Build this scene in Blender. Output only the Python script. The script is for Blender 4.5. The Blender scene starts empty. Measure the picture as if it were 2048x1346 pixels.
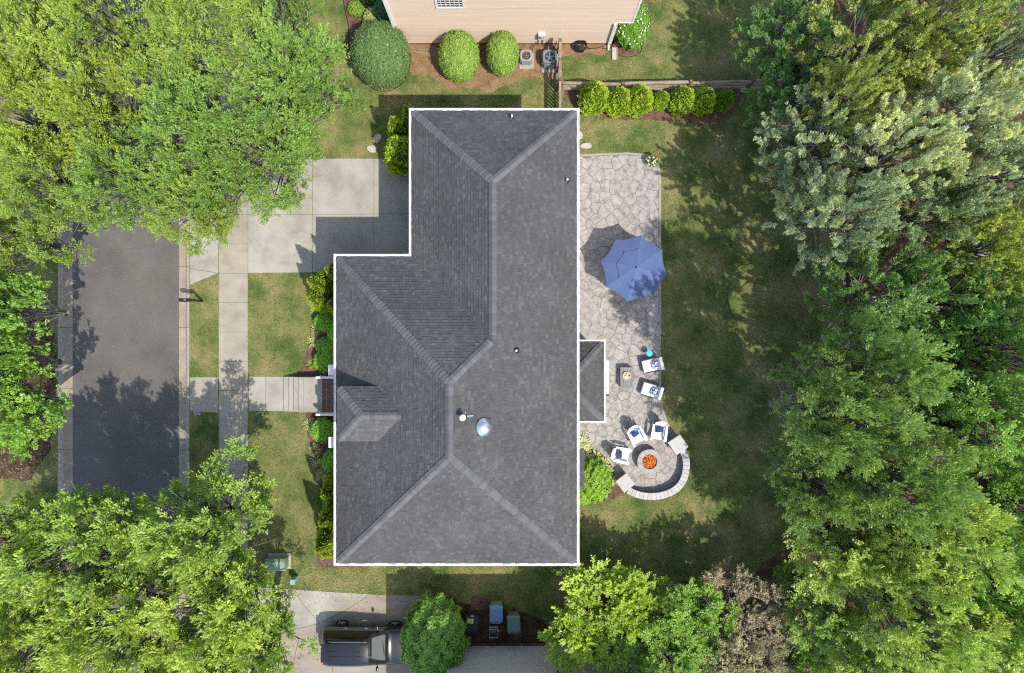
import bpy, math, random
import numpy as np
from mathutils import Vector, Matrix
R = math.radians
random.seed(7)
C = bpy.context.scene.collection
SC = bpy.context.scene

# ---------------------------------------------------------------- camera, world, sun, exposure
H = 34.133                      # height of the drone above the lawn, metres
FPX = 2048 * 24 / 36
cam_d = bpy.data.cameras.new('camera'); cam_d.lens = 24; cam_d.sensor_width = 36
cam_d.sensor_fit = 'HORIZONTAL'; cam_d.clip_start = .5; cam_d.clip_end = 1000
cam = bpy.data.objects.new('camera', cam_d); cam.location = (0, 0, H); C.objects.link(cam)
SC.camera = cam
SUN = Vector((.4227, -.4545, 1.0)).normalized()
world = bpy.data.worlds.new('World'); SC.world = world; world.use_nodes = True
nt = world.node_tree; bg = nt.nodes['Background']
sky = nt.nodes.new('ShaderNodeTexSky'); sky.sky_type = 'NISHITA'; sky.sun_disc = False
sky.sun_elevation = math.asin(SUN.z); sky.sun_rotation = math.atan2(SUN.x, SUN.y)
sky.air_density = 1.0; sky.dust_density = 1.5
nt.links.new(sky.outputs[0], bg.inputs[0]); bg.inputs[1].default_value = .15
sd = bpy.data.lights.new('sun', 'SUN'); sd.energy = 2.45; sd.angle = R(.53); sd.color = (1, .95, .87)
so = bpy.data.objects.new('sun', sd); C.objects.link(so)
so.rotation_euler = (-SUN).to_track_quat('-Z', 'Y').to_euler(); so.location = (20, -20, 60)
vs = SC.view_settings; vs.view_transform = 'Standard'; vs.look = 'None'; vs.gamma = 1; vs.exposure = 1.04
vs.use_curve_mapping = False
SC.render.engine = 'CYCLES'
SC.cycles.filter_width = 1.15; SC.cycles.max_bounces = 6; SC.cycles.transparent_max_bounces = 4; SC.cycles.use_denoising = False

def at(px, py, z=0.):           # a point of the photo (2048 px wide) at a height above the lawn
    k = (H - z) / FPX
    return Vector(((px - 1024) * k, -(py - 673) * k, z))
def pl(u, v, z=0.):             # plan offset in ground pixels (1/40 m) from the point under the drone
    return Vector((u / 40., -v / 40., z))

# ---------------------------------------------------------------- materials
def mk(name, cols, scale=3., detail=5, rough=.85, spec=.3, metal=0., bump=0., bscale=60, rnd=0., tint=False,
       ocol=False, fine=.12, fscale=45, transl=0., stretch=None, emit=0., alpha=1., dist=0., local=False, pos=None, coat=0., sheen=0.):
    m = bpy.data.materials.new(name); m.use_nodes = True
    t = m.node_tree; N = t.nodes; L = t.links; b = N['Principled BSDF']
    b.inputs['Roughness'].default_value = rough; b.inputs['Specular IOR Level'].default_value = spec
    b.inputs['Metallic'].default_value = metal; b.inputs['Alpha'].default_value = alpha
    b.inputs['Coat Weight'].default_value = coat; b.inputs['Sheen Weight'].default_value = sheen
    if local:
        g = N.new('ShaderNodeTexCoord'); P = g.outputs['Object']
    else:
        g = N.new('ShaderNodeNewGeometry'); P = g.outputs['Position']
    if stretch:
        mp = N.new('ShaderNodeVectorMath'); mp.operation = 'MULTIPLY'; L.new(P, mp.inputs[0]); mp.inputs[1].default_value = stretch
        P = mp.outputs[0]
    n1 = N.new('ShaderNodeTexNoise'); n1.inputs['Scale'].default_value = scale; n1.inputs['Detail'].default_value = detail
    n1.inputs['Roughness'].default_value = .6; n1.inputs['Distortion'].default_value = dist
    L.new(P, n1.inputs['Vector'])
    rp = N.new('ShaderNodeValToRGB'); L.new(n1.outputs[0], rp.inputs[0])
    e = rp.color_ramp.elements
    k = len(cols); ps = pos or ([.5] if k == 1 else [.3 + .4 * i / (k - 1) for i in range(k)])
    while len(e) < k: e.new(.5)
    while len(e) > max(k, 1): e.remove(e[-1])
    for i, c in enumerate(cols): e[i].position = ps[i]; e[i].color = (*c, 1)
    out = rp.outputs[0]
    def mul(a, bsock=None, val=None):
        v = N.new('ShaderNodeVectorMath'); v.operation = 'MULTIPLY'; L.new(a, v.inputs[0])
        if bsock is not None: L.new(bsock, v.inputs[1])
        else: v.inputs[1].default_value = val
        return v.outputs[0]
    def rng(s, lo, hi):
        r = N.new('ShaderNodeMapRange'); L.new(s, r.inputs[0]); r.inputs[3].default_value = lo; r.inputs[4].default_value = hi
        return r.outputs[0]
    if fine:
        n2 = N.new('ShaderNodeTexNoise'); n2.inputs['Scale'].default_value = fscale; n2.inputs['Detail'].default_value = 3
        L.new(P, n2.inputs['Vector'])
        f = N.new('ShaderNodeMapRange'); L.new(n2.outputs[0], f.inputs[0])
        f.inputs[1].default_value = .3; f.inputs[2].default_value = .7
        f.inputs[3].default_value = 1 - fine; f.inputs[4].default_value = 1 + fine
        out = mul(out, f.outputs[0])
    oi = N.new('ShaderNodeObjectInfo') if (rnd or ocol) else None
    if rnd: out = mul(out, rng(oi.outputs['Random'], 1 - rnd, 1 + rnd))
    if ocol: out = mul(out, oi.outputs['Color'])
    if tint:
        a = N.new('ShaderNodeAttribute'); a.attribute_name = 'tint'
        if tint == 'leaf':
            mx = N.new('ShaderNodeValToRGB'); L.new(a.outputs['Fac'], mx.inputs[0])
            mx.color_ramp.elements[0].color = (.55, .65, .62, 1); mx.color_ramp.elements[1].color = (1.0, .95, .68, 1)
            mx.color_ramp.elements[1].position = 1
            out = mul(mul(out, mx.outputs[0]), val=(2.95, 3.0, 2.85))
        else: out = mul(out, a.outputs['Fac'])
    L.new(out, b.inputs['Base Color'])
    if bump:
        n3 = N.new('ShaderNodeTexNoise'); n3.inputs['Scale'].default_value = bscale; n3.inputs['Detail'].default_value = 4
        L.new(P, n3.inputs['Vector'])
        bp = N.new('ShaderNodeBump'); bp.inputs['Strength'].default_value = bump; bp.inputs['Distance'].default_value = .02
        L.new(n3.outputs[0], bp.inputs['Height']); L.new(bp.outputs[0], b.inputs['Normal'])
    if emit:
        L.new(out, b.inputs['Emission Color']); b.inputs['Emission Strength'].default_value = emit
    if transl:
        tr = N.new('ShaderNodeBsdfTranslucent'); L.new(mul(out, val=(1.05, 1.15, .6)), tr.inputs[0])
        ms = N.new('ShaderNodeMixShader'); ms.inputs[0].default_value = transl
        L.new(b.outputs[0], ms.inputs[1]); L.new(tr.outputs[0], ms.inputs[2]); L.new(ms.outputs[0], N['Material Output'].inputs[0])
    return m

GRASS = [(.072, .115, .030), (.122, .150, .046), (.180, .182, .066), (.240, .200, .095)]
mat_lawn = mk('lawn turf', GRASS, scale=.7, detail=9, pos=[.36, .46, .56, .66], rough=.95, spec=.1, bump=.6, bscale=40, fine=.45, fscale=26)
mat_blade = mk('grass blades', [(.098, .145, .034), (.175, .200, .058), (.260, .252, .09), (.34, .285, .135)], scale=.7, detail=9, pos=[.36, .46, .56, .66], rough=.8, spec=.15, tint=True, fine=.3, fscale=3, transl=.2)
mat_asphalt = mk('asphalt', [(.098, .091, .081), (.120, .111, .100), (.138, .127, .114)], scale=.45, detail=6, rough=.9, spec=.2, bump=.5, bscale=90, fine=.3, fscale=38)
mat_conc = mk('pale concrete', [(.235, .213, .178), (.325, .303, .262), (.385, .362, .318)], scale=.7, detail=7, rough=.9, spec=.2, bump=.12, bscale=120, rnd=.045, fine=.06, fscale=22)
mat_walkconc = mk('warm concrete', [(.25, .215, .165), (.315, .28, .222), (.355, .318, .26)], scale=1.2, detail=7, rough=.9, spec=.2, bump=.12, bscale=120, rnd=.05, fine=.07, fscale=22)
mat_oldconc = mk('aged concrete', [(.22, .185, .145), (.29, .245, .20), (.33, .285, .235)], scale=1.2, detail=8, rough=.92, spec=.2, bump=.15, bscale=90, rnd=.03, fine=.08, fscale=18, stretch=(.35, 1.6, 1))
mat_kerb = mk('gutter concrete', [(.25, .205, .15), (.33, .28, .215)], scale=2., detail=7, rough=.92, spec=.2, bump=.2, bscale=100, rnd=.05, fine=.12, fscale=30)
mat_kerbrough = mk('exposed kerb concrete', [(.26, .225, .175), (.37, .33, .27)], scale=8., detail=5, rough=.95, spec=.2, bump=.5, bscale=60, fine=.25, fscale=30)
mat_soil = mk('bare soil', [(.15, .085, .045), (.24, .145, .08), (.31, .205, .125)], scale=1.6, detail=8, rough=.97, spec=.1, bump=.5, bscale=35, fine=.3, fscale=20)
mat_mulch = mk('bark mulch', [(.075, .042, .03), (.135, .078, .056), (.19, .115, .085)], scale=5, detail=8, rough=.97, spec=.1, bump=.8, bscale=40, fine=.4, fscale=25)
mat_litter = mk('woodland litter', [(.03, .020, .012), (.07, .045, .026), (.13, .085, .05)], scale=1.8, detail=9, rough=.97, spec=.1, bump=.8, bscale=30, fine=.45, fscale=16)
mat_shingle = mk('charcoal shingles', [(.070, .068, .066), (.092, .090, .0875)], scale=.5, detail=4, rough=.95, spec=.15, tint=True, bump=.25, bscale=140, fine=.14, fscale=70)
mat_cap = mk('ridge cap shingles', [(.106, .107, .107), (.124, .125, .125)], scale=3, rough=.95, spec=.15, rnd=.14, bump=.25, bscale=140, fine=.12, fscale=70)
mat_deck = mk('roof underlay', [(.05, .05, .053)], rough=.95)
mat_white = mk('white trim paint', [(.58, .56, .54), (.72, .705, .69), (.78, .765, .755)], scale=3, rough=.5, spec=.35, fine=.06)
mat_chairw = mk('white chair polymer', [(.78, .785, .80)], rough=.5, spec=.35, fine=.03, rnd=.03)
mat_wall = mk('cream siding', [(.58, .54, .48)], rough=.8, rnd=.04)
mat_tan = mk('tan lap siding', [(.56, .43, .325), (.63, .495, .385)], scale=1.1, stretch=(.25, 1, 4), rough=.75, rnd=.03, fine=.06)
mat_grey = mk('sage grey siding', [(.42, .405, .36), (.47, .455, .405)], scale=1.1, stretch=(.25, 1, 4), rough=.75, rnd=.03, fine=.05)
mat_brick = mk('red brick', [(.12, .058, .044), (.19, .095, .072)], scale=9, rough=.9, rnd=.3, fine=.2, bump=.3)
mat_mortar = mk('mortar', [(.34, .28, .24)], rough=.95)
mat_patio = mk('patio grout concrete', [(.27, .245, .225), (.35, .32, .295)], scale=2, rough=.93, bump=.2, bscale=60, fine=.12)
mat_joint = mk('patio joint', [(.14, .122, .108), (.20, .176, .156)], scale=3, rough=.95)
mat_stone = mk('stamped stone', [(.195, .178, .16), (.315, .29, .262), (.385, .355, .32)], scale=3.2, detail=8, rough=.88, spec=.25, rnd=.055, bump=.4, bscale=22, fine=.13, fscale=14)
mat_capstone = mk('wall cap stone', [(.38, .365, .345), (.46, .445, .425)], scale=5, detail=6, rough=.9, rnd=.1, bump=.3, bscale=40, fine=.1)
mat_block = mk('wall block', [(.15, .13, .115), (.22, .195, .175)], scale=6, rough=.95, rnd=.12, bump=.5, bscale=30, fine=.2)
mat_pit = mk('fire pit stone', [(.27, .265, .255), (.36, .352, .34)], scale=6, rough=.92, rnd=.06, bump=.3, bscale=50)
mat_fire = mk('glowing fire glass', [(.55, .02, .004), (.9, .12, .01), (1., .32, .04), (1., .62, .2)], scale=14, detail=3, rough=.25, spec=.6, tint=True, fine=0, emit=.13)
mat_ash = mk('burner pan', [(.04, .02, .015)], rough=.9)
mat_navy = mk('blue umbrella canvas', [(.082, .125, .258), (.095, .142, .285)], scale=4, rough=.75, spec=.25, fine=.04, transl=.12, sheen=.3)
mat_pillow = mk('navy cushion', [(.022, .04, .125), (.03, .055, .15)], scale=6, rough=.85, fine=.1)
mat_pillow2 = mk('light blue cushion', [(.22, .40, .50)], rough=.85)
mat_cush = mk('white outdoor cushion', [(.62, .635, .66), (.70, .71, .73)], scale=3, rough=.9, fine=.04, bump=.1, bscale=30)
mat_pat = mk('patterned cushion', [(.02, .05, .14), (.03, .07, .17), (.66, .70, .74), (.7, .74, .78)], scale=16, detail=2, rough=.9, pos=[.3, .47, .5, .7], fine=0)
mat_darkfr = mk('dark metal frame', [(.03, .03, .032)], rough=.45, spec=.4)
mat_teal = mk('teal enamel', [(.06, .36, .46), (.075, .42, .52)], scale=4, rough=.35, spec=.5)
mat_greywood = mk('weathered grey wood', [(.17, .165, .16), (.26, .25, .24)], scale=6, stretch=(6, .6, 1), rough=.9, rnd=.12, fine=.15)
mat_basket = mk('tan woven tray', [(.42, .29, .19), (.58, .43, .30)], scale=22, rough=.85, fine=.2)
mat_fence = mk('weathered fence wood', [(.17, .125, .085), (.27, .21, .15), (.35, .285, .215)], scale=4, stretch=(.6, .6, 5), detail=7, rough=.92, rnd=.16, fine=.2)
mat_post = mk('brown fence post', [(.12, .075, .045), (.19, .125, .08)], scale=6, rough=.92, rnd=.12, fine=.2)
mat_bark = mk('grey bark', [(.13, .12, .105), (.24, .225, .20)], scale=7, rough=.95, bump=.5, bscale=20, fine=.2)
mat_leaf = mk('leaves', [(.9, .9, .9), (1.1, 1.1, 1.1)], scale=.7, detail=3, rough=.42, spec=.45, ocol=True, tint='leaf', transl=.34, fine=0)
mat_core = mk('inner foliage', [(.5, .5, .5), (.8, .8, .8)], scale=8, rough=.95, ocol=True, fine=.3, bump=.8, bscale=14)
mat_petal = mk('white petals', [(.80, .79, .76)], rough=.7)
mat_petalr = mk('coral petals', [(.70, .14, .10), (.75, .25, .2)], rough=.7)
mat_acw = mk('grey condenser steel', [(.28, .29, .30), (.33, .34, .35)], scale=3, rough=.5, metal=.2)
mat_acd = mk('slate condenser steel', [(.16, .19, .205), (.20, .235, .25)], scale=3, rough=.5, metal=.2)
mat_black = mk('black plastic', [(.016, .016, .017)], rough=.5, spec=.4)
mat_rust = mk('rusty fan blade', [(.18, .07, .035)], rough=.8)
mat_paint = mk('black car paint', [(.010, .011, .013)], rough=.2, spec=.4, coat=.5, fine=0)
mat_glass = mk('tinted glass', [(.012, .014, .013)], rough=.04, spec=.7, fine=0)
mat_wind = mk('windscreen glass', [(.03, .04, .037)], rough=.04, spec=.6, fine=0, alpha=.4)
mat_dash = mk('pale dashboard', [(.30, .34, .31)], rough=.8)
mat_tyre = mk('tyre rubber', [(.012, .012, .012)], rough=.9)
mat_alloy = mk('alloy rim', [(.55, .54, .52)], rough=.35, metal=.6)
mat_chrome = mk('bright metal', [(.75, .76, .77)], rough=.22, metal=1., fine=0)
mat_lamp = mk('clear lamp lens', [(.6, .6, .6)], rough=.1, spec=.6, fine=0)
mat_red = mk('red lamp lens', [(.35, .02, .015)], rough=.2, spec=.6, fine=0)
mat_bluelid = mk('blue bin plastic', [(.105, .20, .33), (.125, .23, .37)], scale=3, rough=.6, fine=.06)
mat_greybin = mk('grey bin plastic', [(.20, .23, .26)], rough=.6)
mat_greenbin = mk('grey green bin plastic', [(.10, .155, .145), (.13, .19, .175)], scale=3, rough=.6)
mat_darkbin = mk('dark bin plastic', [(.024, .028, .026)], rough=.6)
mat_yellow = mk('yellow sticker', [(.62, .55, .10), (.66, .62, .30)], scale=30, rough=.7)
mat_util = mk('utility green paint', [(.20, .285, .185), (.24, .33, .215)], scale=3, rough=.6, fine=.08)
mat_utilb = mk('pale teal plastic', [(.22, .36, .37)], rough=.6)
mat_dome = mk('galvanised dome', [(.50, .52, .55), (.56, .58, .60)], scale=2, rough=.3, metal=.85, fine=.03)
mat_pane = mk('window pane', [(.035, .042, .05)], rough=.06, spec=.6, fine=0)
mat_rock = mk('pale field stone', [(.36, .32, .27), (.47, .43, .37)], scale=6, rough=.92, bump=.4, bscale=25, fine=.12)
mat_fallen = mk('fallen leaves', [(.40, .33, .18), (.5, .42, .25)], scale=2, rough=.9, tint=True)

# ---------------------------------------------------------------- helpers
class MB:
    def __init__(s): s.v = []; s.f = []; s.m = []; s.t = []
    def add(s, vs, fs, mi=0, tint=1.):
        o = len(s.v); s.v += [tuple(v) for v in vs]
        for f in fs: s.f.append([i + o for i in f]); s.m.append(mi); s.t.append(tint)
        return s
    def box(s, c, d, rz=0., mi=0, tint=1., M=None, taper=1.):
        x, y, z = d[0] / 2, d[1] / 2, d[2] / 2
        vs = []
        for sz in (-1, 1):
            k = taper if sz > 0 else 1
            for sx, sy in ((-1, -1), (1, -1), (1, 1), (-1, 1)): vs.append(Vector((sx * x * k, sy * y * k, sz * z)))
        Q = M if M is not None else Matrix.Rotation(rz, 3, 'Z')
        vs = [Q @ v + Vector(c) for v in vs]
        return s.add(vs, [(3, 2, 1, 0), (4, 5, 6, 7), (0, 1, 5, 4), (1, 2, 6, 5), (2, 3, 7, 6), (3, 0, 4, 7)], mi, tint)
    def bar(s, a, b, w, h, mi=0, tint=1.):          # box from a to b
        a, b = Vector(a), Vector(b); d = b - a
        q = d.to_track_quat('X', 'Z').to_matrix()
        return s.box((a + b) / 2, (d.length, w, h), M=q, mi=mi, tint=tint)
    def prism(s, poly, z0, z1, mi=0, tint=1., ch=0.):
        n = len(poly)
        a = sum(poly[i][0] * poly[(i + 1) % n][1] - poly[(i + 1) % n][0] * poly[i][1] for i in range(n))
        if a < 0: poly = poly[::-1]
        if ch:
            q = inset(poly, ch)
            vs = [(p[0], p[1], z0) for p in poly] + [(p[0], p[1], z1 - ch) for p in poly] + [(p[0], p[1], z1) for p in q]
            fs = [list(range(n))[::-1], list(range(2 * n, 3 * n))]
            for k in range(2):
                fs += [(k * n + i, k * n + (i + 1) % n, (k + 1) * n + (i + 1) % n, (k + 1) * n + i) for i in range(n)]
            return s.add(vs, fs, mi, tint)
        vs = [(p[0], p[1], z0) for p in poly] + [(p[0], p[1], z1) for p in poly]
        fs = [list(range(n))[::-1], list(range(n, 2 * n))] + [(i, (i + 1) % n, n + (i + 1) % n, n + i) for i in range(n)]
        return s.add(vs, fs, mi, tint)
    def tube(s, pts, r, n=8, mi=0, tint=1., cap=True):
        pts = [Vector(p) for p in pts]; rs = r if isinstance(r, (list, tuple)) else [r] * len(pts)
        vs = []; up = Vector((0, 0, 1))
        for i, p in enumerate(pts):
            d = (pts[min(i + 1, len(pts) - 1)] - pts[max(i - 1, 0)]).normalized()
            a = d.cross(up)
            if a.length < .05: a = d.cross(Vector((1, 0, 0)))
            a.normalize(); b = d.cross(a)
            for k in range(n):
                t = 2 * math.pi * k / n; vs.append(p + (a * math.cos(t) + b * math.sin(t)) * rs[i])
        fs = []
        for i in range(len(pts) - 1):
            for k in range(n): fs.append((i * n + k, i * n + (k + 1) % n, (i + 1) * n + (k + 1) % n, (i + 1) * n + k))
        if cap: fs += [list(range(n)), list(range((len(pts) - 1) * n, len(pts) * n))[::-1]]
        return s.add(vs, fs, mi, tint)
    def lathe(s, prof, n=24, c=(0, 0, 0), M=None, mi=0, tint=1.):
        vs = []
        for r, z in prof:
            for k in range(n):
                t = 2 * math.pi * k / n; v = Vector((r * math.cos(t), r * math.sin(t), z))
                vs.append((M @ v if M is not None else v) + Vector(c))
        fs = []
        for i in range(len(prof) - 1):
            for k in range(n): fs.append((i * n + k, i * n + (k + 1) % n, (i + 1) * n + (k + 1) % n, (i + 1) * n + k))
        if prof[0][0] > 1e-4: fs.append(list(range(n))[::-1])
        if prof[-1][0] > 1e-4: fs.append(list(range((len(prof) - 1) * n, len(prof) * n)))
        return s.add(vs, fs, mi, tint)
    def build(s, name, mats, parent=None, org=None, smooth=False, tint=False):
        me = bpy.data.meshes.new(name)
        o = Vector(org) if org is not None else (Vector(parent['base']) if parent is not None and 'base' in parent else Vector())
        me.from_pydata([Vector(v) - o for v in s.v], [], s.f)
        for m in (mats if isinstance(mats, list) else [mats]): me.materials.append(m)
        if len(me.materials) > 1: me.polygons.foreach_set('material_index', s.m)
        if smooth: me.polygons.foreach_set('use_smooth', [True] * len(s.f))
        if tint:
            a = me.attributes.new('tint', 'FLOAT', 'FACE'); a.data.foreach_set('value', s.t)
        me.update()
        return link(name, me, parent)

def link(name, me, parent=None):
    ob = bpy.data.objects.new(name, me); C.objects.link(ob)
    if parent is not None: ob.parent = parent
    return ob
def tag(o, label=None, cat=None, group=None, kind=None):
    if label: o['label'] = label
    if cat: o['category'] = cat
    if group: o['group'] = group
    if kind: o['kind'] = kind
    return o
def thing(name, label, cat, loc=(0, 0, 0), rz=0., group=None, local=False):
    o = bpy.data.objects.new(name, None); C.objects.link(o); o.empty_display_size = .3
    o.location = loc; o.rotation_euler = (0, 0, rz)
    if not local: o['base'] = tuple(loc)       # parts are then given in world coordinates
    return tag(o, label, cat, group)
def structure(name, loc=(0, 0, 0)):
    o = bpy.data.objects.new(name, None); C.objects.link(o); o.location = loc; o['kind'] = 'structure'
    o['base'] = tuple(loc)
    return o
def kids(o): return [c for c in bpy.data.objects if c.parent == o]
KIDS = {}
def dup(root, loc, rz=0., scale=(1, 1, 1), label=None, group=None):
    r = root.copy(); C.objects.link(r); r.location = loc; r.rotation_euler = (0, 0, rz); r.scale = scale
    if label: r['label'] = label
    if group: r['group'] = group
    if root.name not in KIDS: KIDS[root.name] = [(c, kids(c)) for c in kids(root)]
    out = []
    for ch, gs in KIDS[root.name]:
        c = ch.copy(); C.objects.link(c); c.parent = r; out.append(c)
        for g in gs:
            d = g.copy(); C.objects.link(d); d.parent = c
    return r, out

def inset(poly, d):
    n = len(poly)
    a = sum(poly[i][0] * poly[(i + 1) % n][1] - poly[(i + 1) % n][0] * poly[i][1] for i in range(n))
    sgn = 1 if a > 0 else -1; out = []
    for i in range(n):
        p0, p1, p2 = (Vector(poly[j % n][:2]) for j in (i - 1, i, i + 1))
        e1 = (p1 - p0).normalized(); e2 = (p2 - p1).normalized()
        n1 = Vector((-e1.y, e1.x)) * sgn; n2 = Vector((-e2.y, e2.x)) * sgn
        b = n1 + n2; l2 = b.length_squared
        b = n1 if l2 < 1e-6 else b * (2 / l2)
        if b.length > 3: b = b.normalized() * 3
        q = p1 + b * d; out.append((q.x, q.y))
    return out
def clip(poly, nx, ny, c):          # keep nx*x + ny*y <= c
    out = []; n = len(poly)
    for i in range(n):
        p, q = poly[i], poly[(i + 1) % n]
        dp = nx * p[0] + ny * p[1] - c; dq = nx * q[0] + ny * q[1] - c
        if dp <= 0: out.append(p)
        if (dp < 0 < dq) or (dq < 0 < dp):
            t = dp / (dp - dq); out.append((p[0] + (q[0] - p[0]) * t, p[1] + (q[1] - p[1]) * t))
    return out
def clip_convex(poly, conv):
    n = len(conv)
    a = sum(conv[i][0] * conv[(i + 1) % n][1] - conv[(i + 1) % n][0] * conv[i][1] for i in range(n))
    cv = conv if a > 0 else conv[::-1]
    for i in range(n):
        p, q = cv[i], cv[(i + 1) % n]
        nx, ny = q[1] - p[1], -(q[0] - p[0])
        poly = clip(poly, nx, ny, nx * p[0] + ny * p[1])
        if len(poly) < 3: return []
    return poly
def area(poly):
    n = len(poly)
    return abs(sum(poly[i][0] * poly[(i + 1) % n][1] - poly[(i + 1) % n][0] * poly[i][1] for i in range(n))) / 2
def gp(pts, z=0.): return [tuple(at(x, y, z)[:2]) for x, y in pts]
def wobble(pts, amp=.08, step=.3, seed=1):
    rg = random.Random(seed); out = []
    for i in range(len(pts)):
        a, b = Vector(pts[i]), Vector(pts[(i + 1) % len(pts)]); n = max(1, int((b - a).length / step))
        for k in range(n):
            p = a.lerp(b, k / n); out.append((p.x + rg.uniform(-amp, amp), p.y + rg.uniform(-amp, amp)))
    return out
def inside(poly, X, Y):
    r = np.zeros(X.shape, bool); n = len(poly); j = n - 1
    for i in range(n):
        xi, yi = poly[i]; xj, yj = poly[j]
        if yi != yj:
            r ^= ((yi > Y) != (yj > Y)) & (X < (xj - xi) * (Y - yi) / (yj - yi) + xi)
        j = i
    return r

# ================================================================ THE GROUND
BIG = 150.
xr0, xr1 = at(143, 0).x, at(356, 0).x           # asphalt edges
xk0, xk1 = at(116, 0).x, at(379, 0).x           # outer kerb edges
ground = MB().prism([(-BIG, -BIG), (BIG, -BIG), (BIG, BIG), (-BIG, BIG)], -.6, -.3).build('ground', mat_soil); tag(ground, kind='structure')
lawn = MB().prism([(xk1, -BIG), (BIG, -BIG), (BIG, BIG), (xk1, BIG)], -.29, 0).build('lawn', mat_lawn); tag(lawn, kind='structure')
lawn2 = MB().prism([(-BIG, -BIG), (xk0, -BIG), (xk0, BIG), (-BIG, BIG)], -.29, 0).build('lawn', mat_lawn); tag(lawn2, kind='structure')
road = MB().prism([(xr0, -BIG), (xr1, -BIG), (xr1, BIG), (xr0, BIG)], -.29, -.1).build('road', mat_asphalt); tag(road, kind='structure')
for name_x0, name_x1 in ((xr1, xk1), (xr0, xk0)):
    kb = structure('kerb')
    s = 1 if name_x1 > name_x0 else -1
    a, b = name_x0 + s * .004, name_x1 - s * .004
    prof = [(a, -.28), (a, -.095), (a + s * .32, -.088), (a + s * .36, -.07), (a + s * .43, -.005), (a + s * .48, .012), (b, .014), (b, -.28)]
    y = -27.
    while y < 27:
        y1 = y + 3.05; m = MB(); n = len(prof)
        vs = [(p[0], y + .008, p[1]) for p in prof] + [(p[0], y1 - .008, p[1]) for p in prof]
        fs = [list(range(n)), list(range(n, 2 * n))[::-1]] + [(i, i + n, (i + 1) % n + n, (i + 1) % n) for i in range(n)]
        if s < 0: fs = [f[::-1] for f in fs]
        m.add(vs, fs); m.m[2 + 3] = m.m[2 + 4] = m.m[2 + 5] = 1
        m.build('kerb_segment', [mat_kerb, mat_kerbrough], kb); y = y1

walk = structure('sidewalk')
SWX = (437.5, 496)
SW_polys = [gp([(SWX[0], -400), (SWX[1], -400), (SWX[1], 1800), (SWX[0], 1800)])]
y = 546.5 - 58.6 * 12
while y < 1460:
    MB().prism(inset(gp([(SWX[0], y), (SWX[1], y), (SWX[1], y + 58.6), (SWX[0], y + 58.6)]), .007), -.08, .018, ch=.006).build('slab', mat_walkconc, walk)
    y += 58.6

def slabs(name, polys, m, z=.02, z0=-.08):
    st = structure(name)
    for i, p in enumerate(polys):
        MB().prism(inset(gp(p), .008), z0, z, ch=.006).build('slab', m[i] if isinstance(m, list) else m, st)
    return st
DRIVE = [[(496, 317), (625, 317), (625, 429), (496, 430)], [(625, 317), (748, 317), (748, 428), (625, 429)], [(748, 317), (796, 317), (830, 326), (868, 332), (868, 427), (748, 428)],
         [(496, 430), (625, 429), (625, 545), (496, 546)], [(625, 429), (748, 428), (748, 543), (625, 545)], [(748, 428), (868, 427), (868, 536), (748, 541)]]
APRON = [[(379.5, 316), (437, 317), (437, 431), (379.5, 431)], [(379.5, 431), (437, 431), (437, 546), (379.5, 537)], [(379.5, 537), (437, 546), (379.5, 570)], [(379.5, 316), (379.5, 290), (437, 317)]]
slabs('driveway', DRIVE + APRON, mat_conc)
S_DRIVE = [[(480, 1172), (590, 1179), (605, 1207), (640, 1246), (575, 1262), (480, 1278)], [(590, 1179), (740, 1188), (692, 1220), (640, 1246), (605, 1207)],
           [(740, 1188), (773, 1190), (771, 1420), (665, 1420), (665, 1234), (692, 1220)], [(665, 1234), (665, 1420), (480, 1420), (480, 1278), (575, 1262), (640, 1246)],
           [(773, 1190), (862, 1191), (900, 1200), (900, 1420), (771, 1420)]]
slabs('neighbouring_driveway', S_DRIVE, [mat_conc, mat_conc, mat_oldconc, mat_oldconc, mat_oldconc])
# little walk across the verge, opposite the front door
slabs('verge_path', [[(380, 754), (437, 754), (437, 826), (380, 822)]], mat_walkconc, z=.018)

def sheet(name, pts, m, z=.012, amp=.06, seed=1, step=.25):
    p = wobble(gp(pts), amp, step, seed)
    o = MB().prism(p, -.05, z).build(name, m); tag(o, kind='structure'); return p
BEDS = []
BEDS.append(sheet('mulch_bed', [(650, 545), (640, 575), (637, 592), (625, 620), (622, 655), (617, 692), (606, 730), (594, 752), (735, 752), (735, 545)], mat_mulch, seed=2))
BEDS.append(sheet('mulch_bed', [(611, 824), (616, 870), (624, 925), (634, 940), (640, 990), (652, 1040), (640, 1062), (631, 1078), (633, 1135), (735, 1135), (735, 824)], mat_mulch, seed=3))
BEDS.append(sheet('mulch_bed', [(1130, 175), (1128, 200), (1160, 225), (1205, 238), (1300, 240), (1365, 243), (1400, 248), (1440, 246), (1462, 235), (1480, 205), (1482, 180), (1300, 186)], mat_mulch, seed=4))
BEDS.append(sheet('soil_bed', [(795, 86), (806, 120), (822, 150), (850, 150), (872, 158), (900, 176), (960, 184), (1010, 176), (1042, 150), (1080, 158), (1110, 165), (1118, 118), (1225, 104), (1225, 80), (795, 80)], mat_soil, amp=.16, seed=5))
BEDS.append(sheet('mulch_bed', [(684, -20), (697, 55), (696, 95), (706, 130), (728, 165), (760, 181), (790, 176), (812, 150), (822, 110), (806, 80), (790, -20)], mat_mulch, amp=.02, seed=6))
BEDS.append(sheet('mulch_bed', [(1222, 86), (1228, 105), (1255, 113), (1278, 105), (1285, 85), (1300, 40), (1300, -20), (1222, -20)], mat_mulch, amp=.02, seed=7))
BEDS.append(sheet('mulch_bed', [(900, 1192), (935, 1206), (960, 1210), (985, 1215), (1040, 1222), (1085, 1240), (1130, 1260), (1160, 1292), (900, 1292)], mat_litter, amp=.1, seed=8))
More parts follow.
